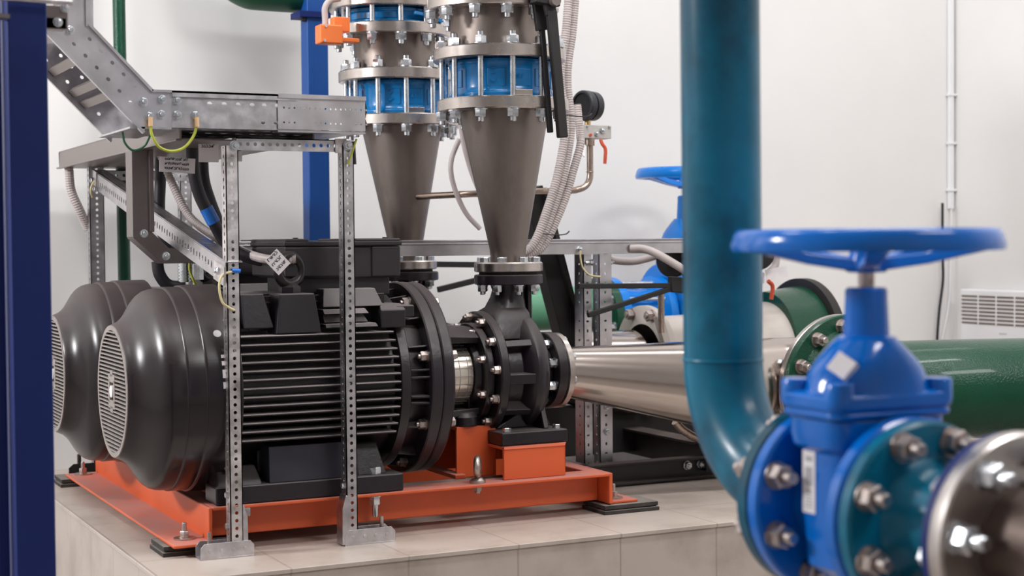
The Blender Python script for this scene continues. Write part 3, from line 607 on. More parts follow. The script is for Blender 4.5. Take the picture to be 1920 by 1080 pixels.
# elbow section rising to the left
el = thing('cable_tray_elbow', 'perforated steel tray bend rising at forty five degrees to the upper left', 'tray', (.70, yF, .82), 'steel cable tray run over the motors')
def elbow_rail(y, nm, mt):
    b = MB(); u = V((-.7, 0, .714)).normalized(); v = V((-.714, 0, -.7)).normalized(); o = V((.705, y, .879))
    rr = [(0, .026, [(.028+i*.0285, .015, .004, .0032) for i in range(5)]), (.026, .062, [(.012+i*.0285, .042, .004, .0032) for i in range(6)])]
    b.perf(o, u, v, .163, .062, .0016, rr)
    P = lambda a, c: (o+u*a+v*c)
    for tri in ([P(0, 0), P(0, .062), P(-.043, .062)], [P(.163, 0), P(.163+.065, .062), P(.163, .062)]):
        b.prism([(0, 0), (1, 0), (0, 1)], tri[0], tri[1]-tri[0], tri[2]-tri[0], (0, .0016, 0))
    b.prism([(.705, .879), (.691, .8145), (.7415, .8145), (.7415, .8785)], (0, y+.0002, 0), X_, Z_, (0, .0016, 0))
    b.bar(P(0, -.002)-Y_*.001, P(.163, -.002)-Y_*.001, .010, .005, v); b.bar(P(-.043, .064)-Y_*.001, P(.228, .064)-Y_*.001, .010, .005, v)
    b.box(.705, .7415, y-.006, y+.006, .8785, .883)
    return b.build(nm, mt, el)
elbow_rail(yF, 'front_rail', 'galv2'); elbow_rail(yB+.02, 'rear_rail', 'galv')
b = MB()
for s in (.045, .075, .13, .19):
    c = V((.705, 0, .879))+V((-.7, 0, .714)).normalized()*s+V((-.714, 0, -.7)).normalized()*.05
    b.bar(c+Y_*(yF+.006), c+Y_*(yB+.016), .016, .010, V((-.714, 0, -.7)))
b.build('rungs', 'taupe', el)
uu = V((-.7, 0, .714)).normalized(); oo = V((.705, yF+.003, .8795)); MB().prism([(0, 0), (.163, 0), (.163, .272), (0, .272)], oo, uu, Y_, V((.714, 0, .7))*.0015).build('lid', 'galv', el)
b = MB(); b.box(.665, .7415, yF, yB+.02, .811, .8145); b.build('bottom_plate', 'galv', el)
for x, z in ((.724, .866), (.722, .838), (.690, .860), (.700, .834)): place(fastener('round_bolt', .0135, .004, .007, 'zinc'), 'bolt', el, (x, yF, z), -Y_)
place(fastener('round_bolt', .0135, .004, .007, 'zinc'), 'bolt', el, (.56, yF, .984), -Y_)
vt = thing('vertical_cable_tray', 'vertical steel cable tray at the top left beside the navy column', 'tray', (.56, yF, 1.0), 'steel cable tray run over the motors')
b = MB(); b.perf((.532, yF+.002, .985), X_, Z_, .062, .32, .0016, [(k*.032, (k+1)*.032, [(.022, k*.032+.016, .0035, .0045)]) for k in range(10)])
b.box(.588, .598, yF-.004, yF+.02, .992, 1.305); b.box(.592, .605, yF+.014, yF+.02, .99, 1.305); b.build('front_rail', 'galv2', vt)
MB().box(.532, .596, yB, yB+.002, .99, 1.305).build('rear_rail', 'galv', vt); MB().box(.534, .537, yF+.003, yB, .99, 1.305).build('back_plate', 'galv', vt)
# lower tray running back over the motors
lt = thing('painted_cable_tray', 'dusty taupe cable tray running back over both motors under the steel tray', 'tray', (.9, 3.5, .797))
b = MB(); b.box(.775, .779, 2.94, 4.14, .799, .836); b.box(.775, .792, 2.94, 4.14, .836, .840); b.box(.775, 1.045, 2.94, 4.14, .797, .80); b.box(1.041, 1.045, 2.94, 4.14, .799, .836); b.box(.79, 1.03, 3.0, 4.05, .838, .842); b.box(.768, .779, 2.94, 4.14, .795, .799)
b.build('channel', 'taupe', lt, bevel=.001)
# vertical duct dropping to the motors
dt = thing('cable_duct', 'short steel cable duct dropping from the taupe tray and bending toward the motor box', 'duct', (.79, 3.3, .56))
poly = [(.765, .797), (.765, .614), (.825, .56), (.93, .56), (.93, .588), (.838, .588), (.802, .623), (.802, .797)]
b = MB(); b.prism(poly, (0, 3.335, 0), X_, Z_, (0, .003, 0))
for i in range(len(poly)-1):
    a_, b_ = V((poly[i][0], 3.28, poly[i][1])), V((poly[i+1][0], 3.28, poly[i+1][1]))
    if i in (2, 3): pass
    dvec = (b_-a_); b.prism([(0, 0), (1, 0), (1, 1), (0, 1)], a_, dvec, V((0, .058, 0)), V((dvec.z, 0, -dvec.x)).normalized()*.002)
b.prism(poly, (0, 3.28, 0), X_, Z_, (0, .002, 0)); b.box(.797, .806, 3.27, 3.281, .625, .797)
b.build('duct_body', 'taupe2', dt, bevel=.001)
for x, z in ((.786, .622), (.832, .574)): place(fastener('round_bolt', .0135, .005, .005, 'zinc'), 'bolt', dt, (x, 3.28, z), -Y_)
# cable gland hardware below the duct
t = thing('cable_gland', 'ribbed silver cable gland below the bent steel duct', 'gland', (.88, 3.5, .53)); g = MB()
for k in range(6): g.cyl((.925, 3.48, .515+k*.007), (.925, 3.48, .519+k*.007), .016, n=20)
g.cyl((.925, 3.48, .513), (.925, 3.48, .558), .013, n=20); g.build('ribbed_nut', 'zinc', t); MB().hexn((.955, 3.48, .518), Z_, .022, .036).build('hex_body', 'zinc', t)

# ================================================================== cables, conduits and tags
def cable(name, label, cat, pts, r, mt, group=None, corr=0, n=12, pitch=.006):
    o = MB().tube(pts, r, n, 8, corr, pitch).build(name, mt, None, sharp=50 if not corr else 20); return tag(o, label, cat, group)
G = 'thick black motor cables'
cable('power_cable', 'thick black cable hanging just right of the steel duct', 'cable', [(.905, 3.6, .80), (.902, 3.6, .74), (.90, 3.6, .67), (.915, 3.6, .60), (.96, 3.6, .575), (1.0, 3.62, .57)], .0135, 'cable', G)
pc = cable('power_cable', 'thick black cable with a band of blue tape, left of the front post', 'cable', [(.87, 3.2, .80), (.872, 3.2, .75), (.884, 3.2, .70), (.907, 3.2, .655), (.94, 3.2, .60), (.975, 3.17, .572), (1.02, 3.15, .56)], .0132, 'cable', G)
cable('power_cable', 'thick black cable curving down behind the blue taped one', 'cable', [(.948, 3.4, .80), (.95, 3.4, .745), (.962, 3.4, .70), (.985, 3.4, .64), (1.02, 3.45, .60), (1.06, 3.5, .585)], .012, 'cable', G)
tp = MB().cyl((.897, 3.2, .674), (.9135, 3.2, .6425), .0142, n=20).build('blue_tape', 'bluetape', pc, label='band of blue tape')
cable('corrugated_conduit', 'grey corrugated conduit hanging from the taupe tray and running to the motor box', 'conduit', [(.885, 3.52, .80), (.905, 3.5, .735), (.93, 3.45, .66), (.965, 3.35, .61), (.985, 3.2, .578), (.98, 3.06, .567), (1.0, 3.0, .566), (1.02, 2.99, .5675)], .0098, 'conduit', None, .16)
cable('corrugated_conduit', 'short grey conduit behind the rear left post under the taupe tray', 'conduit', [(.79, 4.09, .80), (.795, 4.09, .74), (.815, 4.09, .69), (.84, 4.11, .64)], .012, 'conduit', None, .12)
cable('signal_cable', 'thin grey cable curving along the sloping strut to the motor box', 'cable', [(.92, 3.4, .61), (.95, 3.3, .59), (.99, 3.2, .575), (1.02, 3.12, .57)], .006, 'conduit')
cable('black_hose', 'short black hose loop under the bent duct', 'hose', [(.88, 3.55, .56), (.885, 3.55, .53), (.905, 3.55, .505), (.94, 3.55, .50)], .014, 'cable')
def wire(label, pts, mt, r=.0026, lugs=None):
    o = cable('bonding_wire', label, 'wire', pts, r, mt, 'bonding wires', n=8)
    if lugs:
        for p, q, m_ in lugs: MB().cyl(p, q, .0042, n=12).build('wire_lug', m_, o, label='lug at the wire end')
yw = yF-.010
wire('green yellow bonding wire looped between two bolts of the steel tray', [(.7, yw, .823), (.702, yw, .80), (.715, yw, .778), (.738, yw-.002, .770), (.762, yw-.002, .778), (.78, yw, .80), (.787, yw, .825)], 'yellow', .0027, [((.7, yw, .832), (.7, yw, .815), 'tan'), ((.786, yw, .834), (.7865, yw, .816), 'tan')])
wire('dark green wire drooping under the tray bend', [(.655, yw+.03, .806), (.66, yw+.03, .785), (.675, yw+.03, .772), (.693, yw+.02, .780), (.702, yw+.01, .80)], 'green2', .0022)
wire('pale yellow wire curling from the sloping strut to the fan cover', [(.868, 2.888, .547), (.842, 2.888, .541), (.833, 2.888, .52), (.838, 2.888, .49), (.851, 2.888, .478), (.862, 2.888, .472)], 'cream', .0024, [((.858, 2.888, .548), (.874, 2.888, .547), 'bluetape')])
wire('green yellow wire hanging from the front right post top', [(1.112, 2.885, .802), (1.105, 2.882, .785), (1.098, 2.882, .765), (1.094, 2.884, .752)], 'yellow', .002)
wire('yellow wire between the duct and the farther motor', [(.915, 3.4, .565), (.915, 3.4, .54), (.925, 3.4, .515), (.94, 3.42, .505)], 'yellow', .003, [((.915, 3.4, .575), (.915, 3.4, .56), 'bluetape')])
wire('pale yellow wire hanging at the left end of the sloping strut', [(.845, 4.03, .765), (.835, 4.03, .75), (.832, 4.03, .735), (.838, 4.04, .72)], 'cream', .0024)
MB().cyl((1.118, 2.92, .80), (1.122, 2.925, .755), .0045, n=10).build('black_strap_end', 'cable', None, label='stub of black strap hanging below the right end of the tray', category='strap')
def plate_tag(label, c, ux, uz, w_, h_, strokes, seed, mt='label', t=.0012):
    ux, uz = V(ux).normalized(), V(uz).normalized(); n_ = ux.cross(uz); c = V(c)
    o = MB().obox(c, ux*w_/2, uz*h_/2, n_*t/2).build('cable_tag', mt); tag(o, label, 'tag', 'white cable tags')
    rnd = random.Random(seed); g = MB()
    for r in range(strokes):
        z = h_*(.32-.62*r/max(1, strokes-1)); x = -w_*.36
        while x < w_*.30:
            l = rnd.uniform(.1, .17)*h_; k = rnd.choice((0, 1, 2)); f = lambda a, d: c+ux*(x+a)+uz*(z+d)+n_*(t/2+.0004)
            g.tube([f(0, 0), f(l*.1, l), f(l*.6, l*.9)] if k == 0 else ([f(0, l), f(l*.5, 0), f(l*.7, l)] if k == 1 else [f(0, 0), f(l*.7, l*.2), f(l*.2, l)]), .0007, 5, 2); x += l*.95
    g.build('handwriting', 'ink', o, label='dark handwriting'); return o
plate_tag('white tag with dark handwriting hanging right of the steel duct', (.812, 3.1, .757), (1, 0, -.05), (.05, 0, 1), .072, .030, 3, 3)
plate_tag('white tag hanging from the tray above the blue taped cable', (.848, 3.0, .776), X_, Z_, .04, .035, 0 or 1, 5)
plate_tag('small pale tag right of the front left post below the tray', (.912, 3.02, .775), X_, Z_, .018, .026, 1, 8)
plate_tag('white handwritten tag tilted on the conduit beside the motor eyebolt', (.973, 2.962, .562), (.72, 0, .7), (-.7, 0, .72), .034, .040, 3, 6)
M_ = None
# ================================================================== columns and services at the back
t = thing('steel_column', 'bright blue steel column against the back wall behind the terminal box', 'column', (1.415, 3.98, 0))
MB().box(1.389, 1.448, 3.955, 4.01, 0, 1.6).build('shaft', 'midblue', t, bevel=.004); MB().box(1.365, 1.452, 3.945, 4.02, 1.196, 1.212).build('collar_plate', 'navy', t, bevel=.001)
for x in (1.385, 1.43): place(fastener('collar_bolt', .016, .01, 0, 'matte', False), 'collar_bolt', t, (x, 3.965, 1.196), -Z_)
o = MB().tube([(.936, 4.12, 0), (.934, 4.12, .5), (.930, 4.12, 1.5)], .0165, 20, 0).build('wall_pipe', 'green', None); tag(o, 'thin dark green vertical pipe on the back wall at left', 'pipe')
o = MB().tube([(1.20, 4.03, 1.50), (1.20, 4.03, 1.36), (1.215, 4.03, 1.31), (1.25, 4.03, 1.285), (1.30, 4.03, 1.28), (1.52, 4.03, 1.28)], .062, 28, 8).build('overhead_pipe', 'green2', None); tag(o, 'dark green pipe bend overhead at the top edge of the picture', 'pipe')
# foreground navy column
t = thing('steel_column', 'navy steel column at the far left edge, nearest the camera', 'column', (.40, 2.40, -.6))
MB().box(.372, .4285, 2.362, 2.40, -.6, 1.4).build('shaft', 'navy', t, bevel=.003); MB().box(.352, .3685, 2.40, 2.412, -.6, 1.4).box(.372, .43, 2.40, 2.44, -.6, 1.4).build('rear_flange', 'navy', t, bevel=.002)
t = thing('column_clamp', 'steel clamp bars bolted round the top of the navy column', 'clamp', (.40, 2.35, .95))
b = MB(); b.cyl((.33, 2.345, .956), (.462, 2.345, .954), .0042, n=14); b.build('clamp_rod', 'galv', t)
MB().box(.425, .468, 2.42, 2.45, .925, .942).box(.425, .47, 2.42, 2.424, .925, .96).build('clamp_bracket', 'taupe2', t, bevel=.001); MB().bar((.335, 2.35, .93), (.372, 2.35, .928), .03, .006).build('clamp_plate', 'taupe2', t)
for x, z in ((.455, .935), (.466, .957)): place(fastener('clamp_bolt', .011, .006, .003, 'zinc'), 'clamp_bolt', t, (x, 2.42, z), -Y_)

# horizontal strut tray at eye level and its slotted post
t = thing('horizontal_cable_channel', 'long level steel channel behind the nearer cone at eye height', 'tray', (1.6, 3.35, .567))
b = MB(); b.box(.90, 2.33, 3.34, 3.343, .568, .592); b.box(.90, 2.33, 3.34, 3.40, .566, .569); b.box(.90, 2.33, 3.337, 3.347, .592, .596); b.box(.90, 2.33, 3.398, 3.40, .568, .603); b.box(.90, 2.33, 3.385, 3.40, .600, .603)
b.build('channel', 'galv2', t, bevel=.0008); 
place(fastener('round_bolt', .012, .006, .006, 'zinc'), 'bolt', t, (1.866, 3.34, .578), -Y_)
cable('bonding_wire', 'yellow bonding wire hanging from the level channel beside the double slotted post', 'wire', [(1.865, 3.33, .576), (1.862, 3.33, .565), (1.868, 3.33, .535), (1.885, 3.325, .515), (1.915, 3.325, .510)], .0024, 'cream', 'bonding wires', n=8)
t = thing('channel_post', 'double slotted steel post carrying the level channel, before the black brace', 'post', (1.92, 3.35, 0))
L = .555; rr = lambda W: [(0, W, [(.014+i*.0235, W/2, .0042 if i % 2 else .0028, .0028 if i % 2 else .0042) for i in range(23)])]
b = MB(); b.perf((1.962, 3.35, .01), Z_, -X_, L, .036, .002, rr(.036)); b.perf((1.926, 3.35, .01), Z_, Y_, L, .03, .002, rr(.03)); b.build('front_upright', 'galv2', t)
b = MB(); b.perf((1.905, 3.352, .01), Z_, -X_, L, .022, .002, rr(.022)); b.perf((1.883, 3.352, .01), Z_, Y_, L, .045, .002, rr(.045)); b.box(1.905, 1.907, 3.354, 3.40, .01, .565); b.build('rear_upright', 'galv', t)
for x, z in ((1.944, .185), (1.944, .125)): place(fastener('round_bolt', .013, .007, .003, 'zinc'), 'bolt', t, (x, 3.35, z), -Y_)
place(fastener('round_bolt', .012, .007, .012, 'zinc'), 'bolt', t, (1.905, 3.345, .545), -X_); place(fastener('round_bolt', .012, .007, .006, 'zinc'), 'bolt', t, (1.964, 3.365, .545), X_)
# diagonal black brace
b = MB(); b.bar((1.790, 3.46, .73), (1.94, 3.46, .20), .05, .055, (.95, 0, .25)); b.bar((1.815, 3.43, .73), (1.965, 3.43, .20), .02, .012, (.95, 0, .25))
o = b.build('diagonal_brace', 'matte', None, bevel=.002); tag(o, 'black steel brace slanting down behind the nearer cone to the plinth', 'brace')
# black frame rails on the plinth
t = thing('rail_frame', 'black channel frame lying on the plinth under the big steel reducer', 'frame', (2.2, 3.3, 0))
for nm, bx in (('front_rail', (1.81, 2.75, 3.285, 3.292)), ('rear_rail', (1.81, 2.75, 3.98, 3.987))):
    x0, x1, y0, y1 = bx; MB().box(x0, x1, y0, y1, .006, .058).box(x0, x1, y0-.03, y0, .052, .058).box(x0, x1, y0-.03, y0, .004, .010).build(nm, 'darkrail', t, bevel=.0015)
MB().box(1.81, 1.818, 3.26, 3.98, .006, .058).box(1.81, 1.85, 3.26, 3.98, .052, .058).build('left_rail', 'darkrail', t, bevel=.0015)
MB().box(2.18, 2.188, 3.26, 3.98, .02, .09).box(2.14, 2.2, 3.26, 3.98, .09, .096).build('cross_rail', 'darkrail', t, bevel=.0015)
MB().box(1.82, 2.9, 3.60, 3.66, .03, .16).build('pipe_saddle', 'matte', t, bevel=.004)
for x in (2.138, 2.178): place(fastener('rail_bolt', .017, .010, .006, 'zinc'), 'rail_bolt', t, (x, 3.285, .035), -Y_)

# ================================================================== suction line of the nearer pump
t = thing('suction_reducer', 'polished steel eccentric reducer lying between the nearer pump and the green pipe', 'reducer', (2.0, Y1, .1), 'suction reducers')
secs = []
for X, r in ((1.682, .0565), (1.71, .0585), (2.0, .094), (2.17, .115), (2.21, .115)):
    zt = .3575; secs.append([(X, Y1+r*math.cos(2*PI*i/72), zt-r+r*math.sin(2*PI*i/72)) for i in range(72)])
MB().loft(secs).build('taper_body', 'polish', t)
MB().lathe([(1.669, .083), (1.671, .0855), (1.683, .0855), (1.685, .083)], (0, Y1, ZA-.002), X_, 64).build('small_flange', 'flange', t)
circle_of(fastener('bolt_head', .017, .010, 0, 'zinc', False), 'flange_bolt', t, (1.685, Y1, ZA), X_, .068, 8, .3)
sr2 = copy_tree(t, move=(-.03, .5, 0)); relabel(sr2, 'farther suction reducer behind the double slotted post, mostly hidden')
ze = .2425; fx, fy = 2.385, 3.0
t = thing('suction_elbow', 'polished steel elbow with bolted flange turning toward the camera beside the teal pipe', 'elbow', (2.3, Y1, .1))
pts = [(2.205, Y1, ze)]+[(2.265+.12*math.sin(PI/2*k/12), Y1-.12*(1-math.cos(PI/2*k/12)), ze) for k in range(13)]
MB().tube(pts, .115, 56, 0).build('bend', 'polish', t)
MB().lathe([(0, .172), (.002, .175), (.014, .175), (.016, .172)], (fx, fy+.002, ze), -Y_, 80).build('flange', 'flange', t)
circle_of(fastener('large_bolt_head', .024, .015, 0, 'zinc'), 'flange_bolt', t, (fx, fy+.002, ze), Y_, .149, 12, .13)
t = thing('suction_pipe', 'thick glossy dark green pipe with bolted flange behind the nearest blue gate valve', 'pipe', (2.6, 2.8, .1))
MB().tube([(fx, 2.975, ze), (fx+.004, 2.94, ze), (fx+.025, 2.895, ze), (fx+.07, 2.852, ze), (2.567, 2.785, ze+.003), (2.8, 2.692, ze+.004), (3.70, 2.332, ze+.01)], .116, 56, 6).build('pipe', 'green', t)
MB().lathe([(0, .172), (.002, .175), (.018, .175), (.021, .172), (.023, .14), (.04, .117)], (fx, fy-.0145, ze), -Y_, 80).build('flange', 'green', t)
circle_of(fastener('large_nut', .027, .019, .014, 'rusty'), 'flange_nut', t, (fx, fy-.0355, ze), -Y_, .149, 12, .13)
def dcock(p, lb):
    t = thing('drain_cock', lb, 'cock', p, 'bronze drain cocks'); x, y, z = p
    MB().tube([(x-.03, y, z+.05), (x-.01, y, z+.03), (x+.02, y, z+.012), (x+.05, y, z)], .010, 14, 6).build('bent_pipe', 'bronze', t); MB().hexn((x+.05, y, z), V((1, -.2, 0)), .026, .02).build('hex_fitting', 'bronze', t); MB().cyl((x+.068, y-.004, z), (x+.10, y-.01, z), .012, n=16).build('outlet', 'bronze', t)
dcock((2.08, 3.2, .108), 'bent drain cock under the polished reducer near the rail bolts'); dcock((1.80, 3.5, .19), 'bent drain cock left of the slotted post below the suction flange')
# second line beyond: beige strainer, green pipe end
t = thing('strainer_body', 'pale beige casting with a bolted flange above the polished reducer', 'strainer', (2.4, 3.62, .15))
MB().lathe([(2.215, .10), (2.24, .118), (2.40, .122), (2.5, .13), (2.62, .15)], (0, 3.62, .272), X_, 64).build('body', 'beige', t)
MB().lathe([(2.215, .145), (2.218, .15), (2.234, .15), (2.237, .145)], (0, 3.62, .272), X_, 64).build('flange', 'beige', t)
circle_of(fastener('flange_bolt', .026, .016, .004, 'rusty'), 'flange_bolt', t, (2.215, 3.62, .272), -X_, .134, 8, .39)
MB().bar((2.19, 3.50, .40), (2.225, 3.47, .24), .022, .02, (0, -1, 0)).build('clamp_arm', 'beige', t, bevel=.003)
t = thing('flanged_green_pipe', 'dark green pipe end with dark ring flange, right of the teal pipe', 'pipe', (2.7, 3.62, .2))
MB().lathe([(2.62, .15), (2.74, .165)], (0, 3.62, .30), X_, 64).build('pipe', 'green', t); MB().lathe([(2.735, .168), (2.738, .186), (2.765, .186), (2.768, .168)], (0, 3.62, .30), X_, 64).build('ring_flange', 'matte', t)
# far line: pale green pipe
o = MB().tube([(2.02, 3.95, .405), (2.1, 3.95, .405), (2.34, 3.95, .405)], .062, 32, 0).build('branch_pipe', 'pale', None); tag(o, 'pale green pipe seen left of the black brace', 'pipe')

# ================================================================== gauges, levers and conduits in the middle
t = thing('gauge_line', 'thin bronze pipe elbowing up to the upper pressure gauge', 'pipe', (1.7, 3.4, .71))
MB().tube([(1.50, 3.60, .710), (1.53, 3.56, .711), (1.56, 3.48, .712), (1.62, 3.4, .714), (1.86, 3.4, .723), (1.895, 3.4, .726), (1.918, 3.4, .735), (1.93, 3.4, .755), (1.931, 3.4, .79), (1.931, 3.4, .852)], .0082, 16, 6).build('tube', 'bronze', t)
for p, a in (((1.875, 3.4, .7235), X_), ((1.9305, 3.4, .77), Z_)): MB().torus(p, a, .0082, .0014, 20, 8).build('weld_ring', 'bronze', t)
t = thing('pressure_gauge', 'black round pressure gauge seen edge on above the grey valve block', 'gauge', (1.94, 3.4, .89), 'pressure gauges')
gc = V((1.925, 3.4, .934)); ga = V((-.95, -.28, 0)).normalized()
MB().lathe([(-.026, .030), (-.024, .036), (-.004, .037), (-.003, .034), (0, .034), (.002, .038), (.018, .038), (.021, .036), (.021, .031), (.016, .030)], gc, ga, 48, cap=True).build('case', 'matte3', t)
MB().lathe([(.0162, .0295), (.0166, .0295)], gc, ga, 40).build('dial', 'dark', t, label='dark dial face')
MB().cyl(gc-Z_*.036, gc-Z_*.05, .008, n=14).build('brass_neck', 'brass', t)
t = thing('valve_manifold', 'grey instrument valve block with screws and a red lever under the upper gauge', 'valve', (1.945, 3.4, .85))
MB().box(1.905, 1.985, 3.385, 3.425, .853, .886).build('block', 'label2', t, bevel=.0015)
for x, z, s in ((1.942, .864, .012), (1.958, .873, .014), (1.915, .882, .006), (1.978, .882, .006)): place(fastener('screw', s, .005, .003, 'zinc', False), 'screw', t, (x, 3.385, z), -Y_)
place(fastener('red_screw', .007, .004, 0, 'redlever', False), 'red_screw', t, (1.924, 3.385, .861), -Y_)
MB().cyl((1.93, 3.4, .835), (1.93, 3.4, .853), .013, n=18).build('union_nut', 'bronze', t)
MB().tube([(1.952, 3.383, .85), (1.956, 3.38, .838), (1.963, 3.378, .825), (1.961, 3.378, .79)], .0045, 10, 6).build('red_lever', 'redlever', t)
MB().bar((1.905, 3.39, .84), (1.885, 3.36, .81), .02, .002, (0, -1, 0)).build('paper_tag', 'label', t)
Gc = 'three grey corrugated conduits beside the nearer cone'
base = [(1.842, 1.20), (1.832, 1.10), (1.820, 1.03), (1.818, .97), (1.828, .90), (1.825, .84), (1.803, .745), (1.772, .660), (1.748, .605), (1.725, .578), (1.69, .565)]
for k, (dx, dy, lb) in enumerate(((-.022, .0, 'leftmost of the three bundled grey corrugated conduits beside the nearer cone'), (.002, .014, 'middle of the three bundled grey corrugated conduits beside the nearer cone'), (.044, .02, 'rightmost of the three bundled grey corrugated conduits beside the nearer cone'))):
    pts = []
    for i, (x, z) in enumerate(base):
        f = min(1, max(0, (i-2.5)/2.5)) if k != 1 else 1
        if k == 2: f = min(1, max(.0, (i-3)/2.5)); 
        off = dx*f+(.0 if i > 3 else (.006*k-.004)); tail = 0 if i < 8 else (i-7)*.004*k
        pts.append((x+(off if k else dx)-tail*.5, 3.3+dy, z-(0 if i < 9 else .006*k)))
    if k == 2: pts = [(1.862, 3.34, .93), (1.864, 3.33, .86), (1.859, 3.32, .831), (1.839, 3.32, .769), (1.817, 3.32, .704), (1.787, 3.32, .64), (1.765, 3.32, .60), (1.740, 3.32, .575), (1.70, 3.32, .562)]
    cable('corrugated_conduit', lb, 'conduit', pts, .0105, 'conduit', Gc, .12, 14, .0058)
for x, y, z, lb in ((1.826, 3.30, .90, 'black cable tie round the upper part of the grey conduits'), (1.768, 3.312, .616, 'black cable tie binding the three grey conduits near the level channel')):
    o = MB().tube([(x-.035, y-.012, z+.003), (x-.02, y-.0135, z), (x+.01, y-.0135, z-.003), (x+.04, y-.008, z-.001), (x+.052, y-.004, z+.006)], .0016, 6, 4).build('cable_tie', 'cable', None); tag(o, lb, 'tie')
for pts, lb in (([(1.575, 3.4, .89), (1.585, 3.4, .83), (1.603, 3.4, .77), (1.625, 3.4, .72), (1.645, 3.4, .69)], 'grey cable passing down behind the left edge of the nearer cone'), ([(1.582, 3.42, .845), (1.562, 3.42, .80), (1.560, 3.42, .76), (1.575, 3.42, .71), (1.60, 3.42, .665), (1.635, 3.42, .63)], 'grey cable bowing out left of the nearer cone')):
    cable('loop_cable', lb, 'cable', pts, .0062, 'conduit', 'grey cables beside the cones')
for pts, lb in (([(2.01, 3.34, .578), (2.035, 3.32, .577), (2.06, 3.30, .566), (2.10, 3.28, .54), (2.14, 3.27, .515)], 'smooth grey conduit dropping from the level channel toward the teal pipe'), ([(2.0, 3.45, .56), (2.03, 3.45, .548), (2.09, 3.45, .545), (2.16, 3.45, .56), (2.19, 3.45, .575)], 'smooth grey conduit sagging behind the level channel')):
    cable('smooth_conduit', lb, 'conduit', pts, .010, 'conduit')
def double_lever(label, hub, e1, e2, w_):
    t = thing('valve_lever', label, 'lever', hub, 'black double bar valve levers'); hub, e1, e2 = V(hub), V(e1), V(e2)
    for nm, e in (('upper_bar', e1), ('lower_bar', e2)): MB().bar(hub, e, .012, w_, (0, 0, 1) if abs((e-hub).normalized().z) < .6 else (1, 0, 0)).build(nm, 'matte', t, bevel=.002)
    MB().obox(hub, (.035, 0, -.004), (0, .012, 0), (0, 0, .020)).build('hub_block', 'matte', t, bevel=.004); return t
double_lever('black forked valve lever pointing left, before the far blue valve', (2.135, 3.3, .485), (1.838, 3.3, .489), (1.865, 3.3, .418), .0125)
double_lever('black forked valve lever whose two tips show left of the pump neck', (2.05, 3.92, .53), (1.715, 3.9, .538), (1.735, 3.9, .468), .016)
MB().cyl((2.05, 3.935, .455), (2.05, 3.925, .53), .012, n=14).build('stem', 'matte', bpy.data.objects['valve_lever.001'])
t = thing('valve_lever', 'long black double bar lever hanging at the right of the nearer stack', 'lever', (1.58, 2.95, 1.1), 'black double bar valve levers')
MB().bar((1.558, 2.975, 1.16), (1.573, 2.975, 1.05), .012, .026, (1, 0, .1)).bar((1.573, 2.975, 1.06), (1.592, 2.975, .832), .010, .012, (1, 0, .1)).build('rear_bar', 'matte', t, bevel=.002)
MB().bar((1.562, 2.95, 1.16), (1.583, 2.95, 1.08), .012, .026, (1, 0, .1)).bar((1.583, 2.95, 1.09), (1.608, 2.95, .820), .016, .022, (1, 0, .1)).build('front_bar', 'matte', t, bevel=.003)
MB().obox((1.573, 2.955, 1.115), (.03, 0, -.003), (0, .014, 0), (.002, 0, .014)).build('pivot_bracket', 'matte', t, bevel=.003); MB().cyl((1.583, 2.94, 1.108), (1.583, 2.925, 1.108), .011, n=20).build('pivot_pin', 'taupe', t)
t = thing('limit_switch', 'small orange switch box on the left rim of the farther stack', 'switch', (1.29, 3.53, 1.06))
MB().box(1.258, 1.315, 3.49, 3.53, 1.068, 1.113).build('housing', 'orange_box', t, bevel=.004); MB().box(1.315, 1.36, 3.50, 3.53, 1.075, 1.085).box(1.30, 1.34, 3.51, 3.54, 1.10, 1.135).build('mount_bracket', 'orange_box', t, bevel=.002)
for x, z in ((1.272, 1.108), (1.268, 1.074)): place(fastener('housing_screw', .006, .003, 0, 'zinc', False), 'screw', t, (x, 3.49, z), -Y_)
cable('switch_conduit', 'pale conduit rising from the orange switch box', 'conduit', [(1.292, 3.55, 1.10), (1.292, 3.55, 1.135), (1.292, 3.55, 1.16), (1.305, 3.55, 1.178), (1.33, 3.55, 1.185)], .0075, 'conduit')
# second gauge near the teal pipe
t = thing('pressure_gauge', 'black round gauge between the teal pipe and the handwheel', 'gauge', (2.5, 3.5, .56), 'pressure gauges')
gc = V((2.505, 3.5, .562)); MB().lathe([(-.028, .035), (-.026, .044), (0, .045), (.002, .047), (.02, .047), (.022, .043)], gc, V((-.3, -.95, 0)), 40).build('case', 'matte', t)
MB().cyl((2.515, 3.5, .34), (2.515, 3.5, .52), .007, n=14).build('stem_pipe', 'flange', t); MB().hexn((2.515, 3.5, .478), Z_, .026, .03).build('needle_valve', 'zinc', t)
MB().tube([(2.53, 3.48, .485), (2.545, 3.48, .47), (2.54, 3.48, .435)], .006, 10, 5).build('red_lever', 'redlever', t); MB().bar((2.53, 3.49, .50), (2.59, 3.47, .512), .002, .03, (0, 0, 1)).build('paper_tag', 'label', t)
cable('hanging_hose', 'pale hose looping over the gauge beside the teal pipe', 'hose', [(2.52, 3.52, .60), (2.56, 3.52, .60), (2.585, 3.52, .575), (2.585, 3.52, .53), (2.56, 3.52, .505)], .010, 'conduit')
t = thing('pressure_gauge', 'black gauge edge left of the teal pipe under the level channel', 'gauge', (2.16, 3.4, .50), 'pressure gauges')
MB().lathe([(-.02, .035), (-.018, .042), (.016, .043), (.02, .038)], V((2.19, 3.42, .545)), V((-.75, -.65, 0)), 40).build('case', 'matte', t); MB().cyl((2.15, 3.42, .36), (2.15, 3.42, .47), .0085, n=14).build('stem_pipe', 'bronze', t)

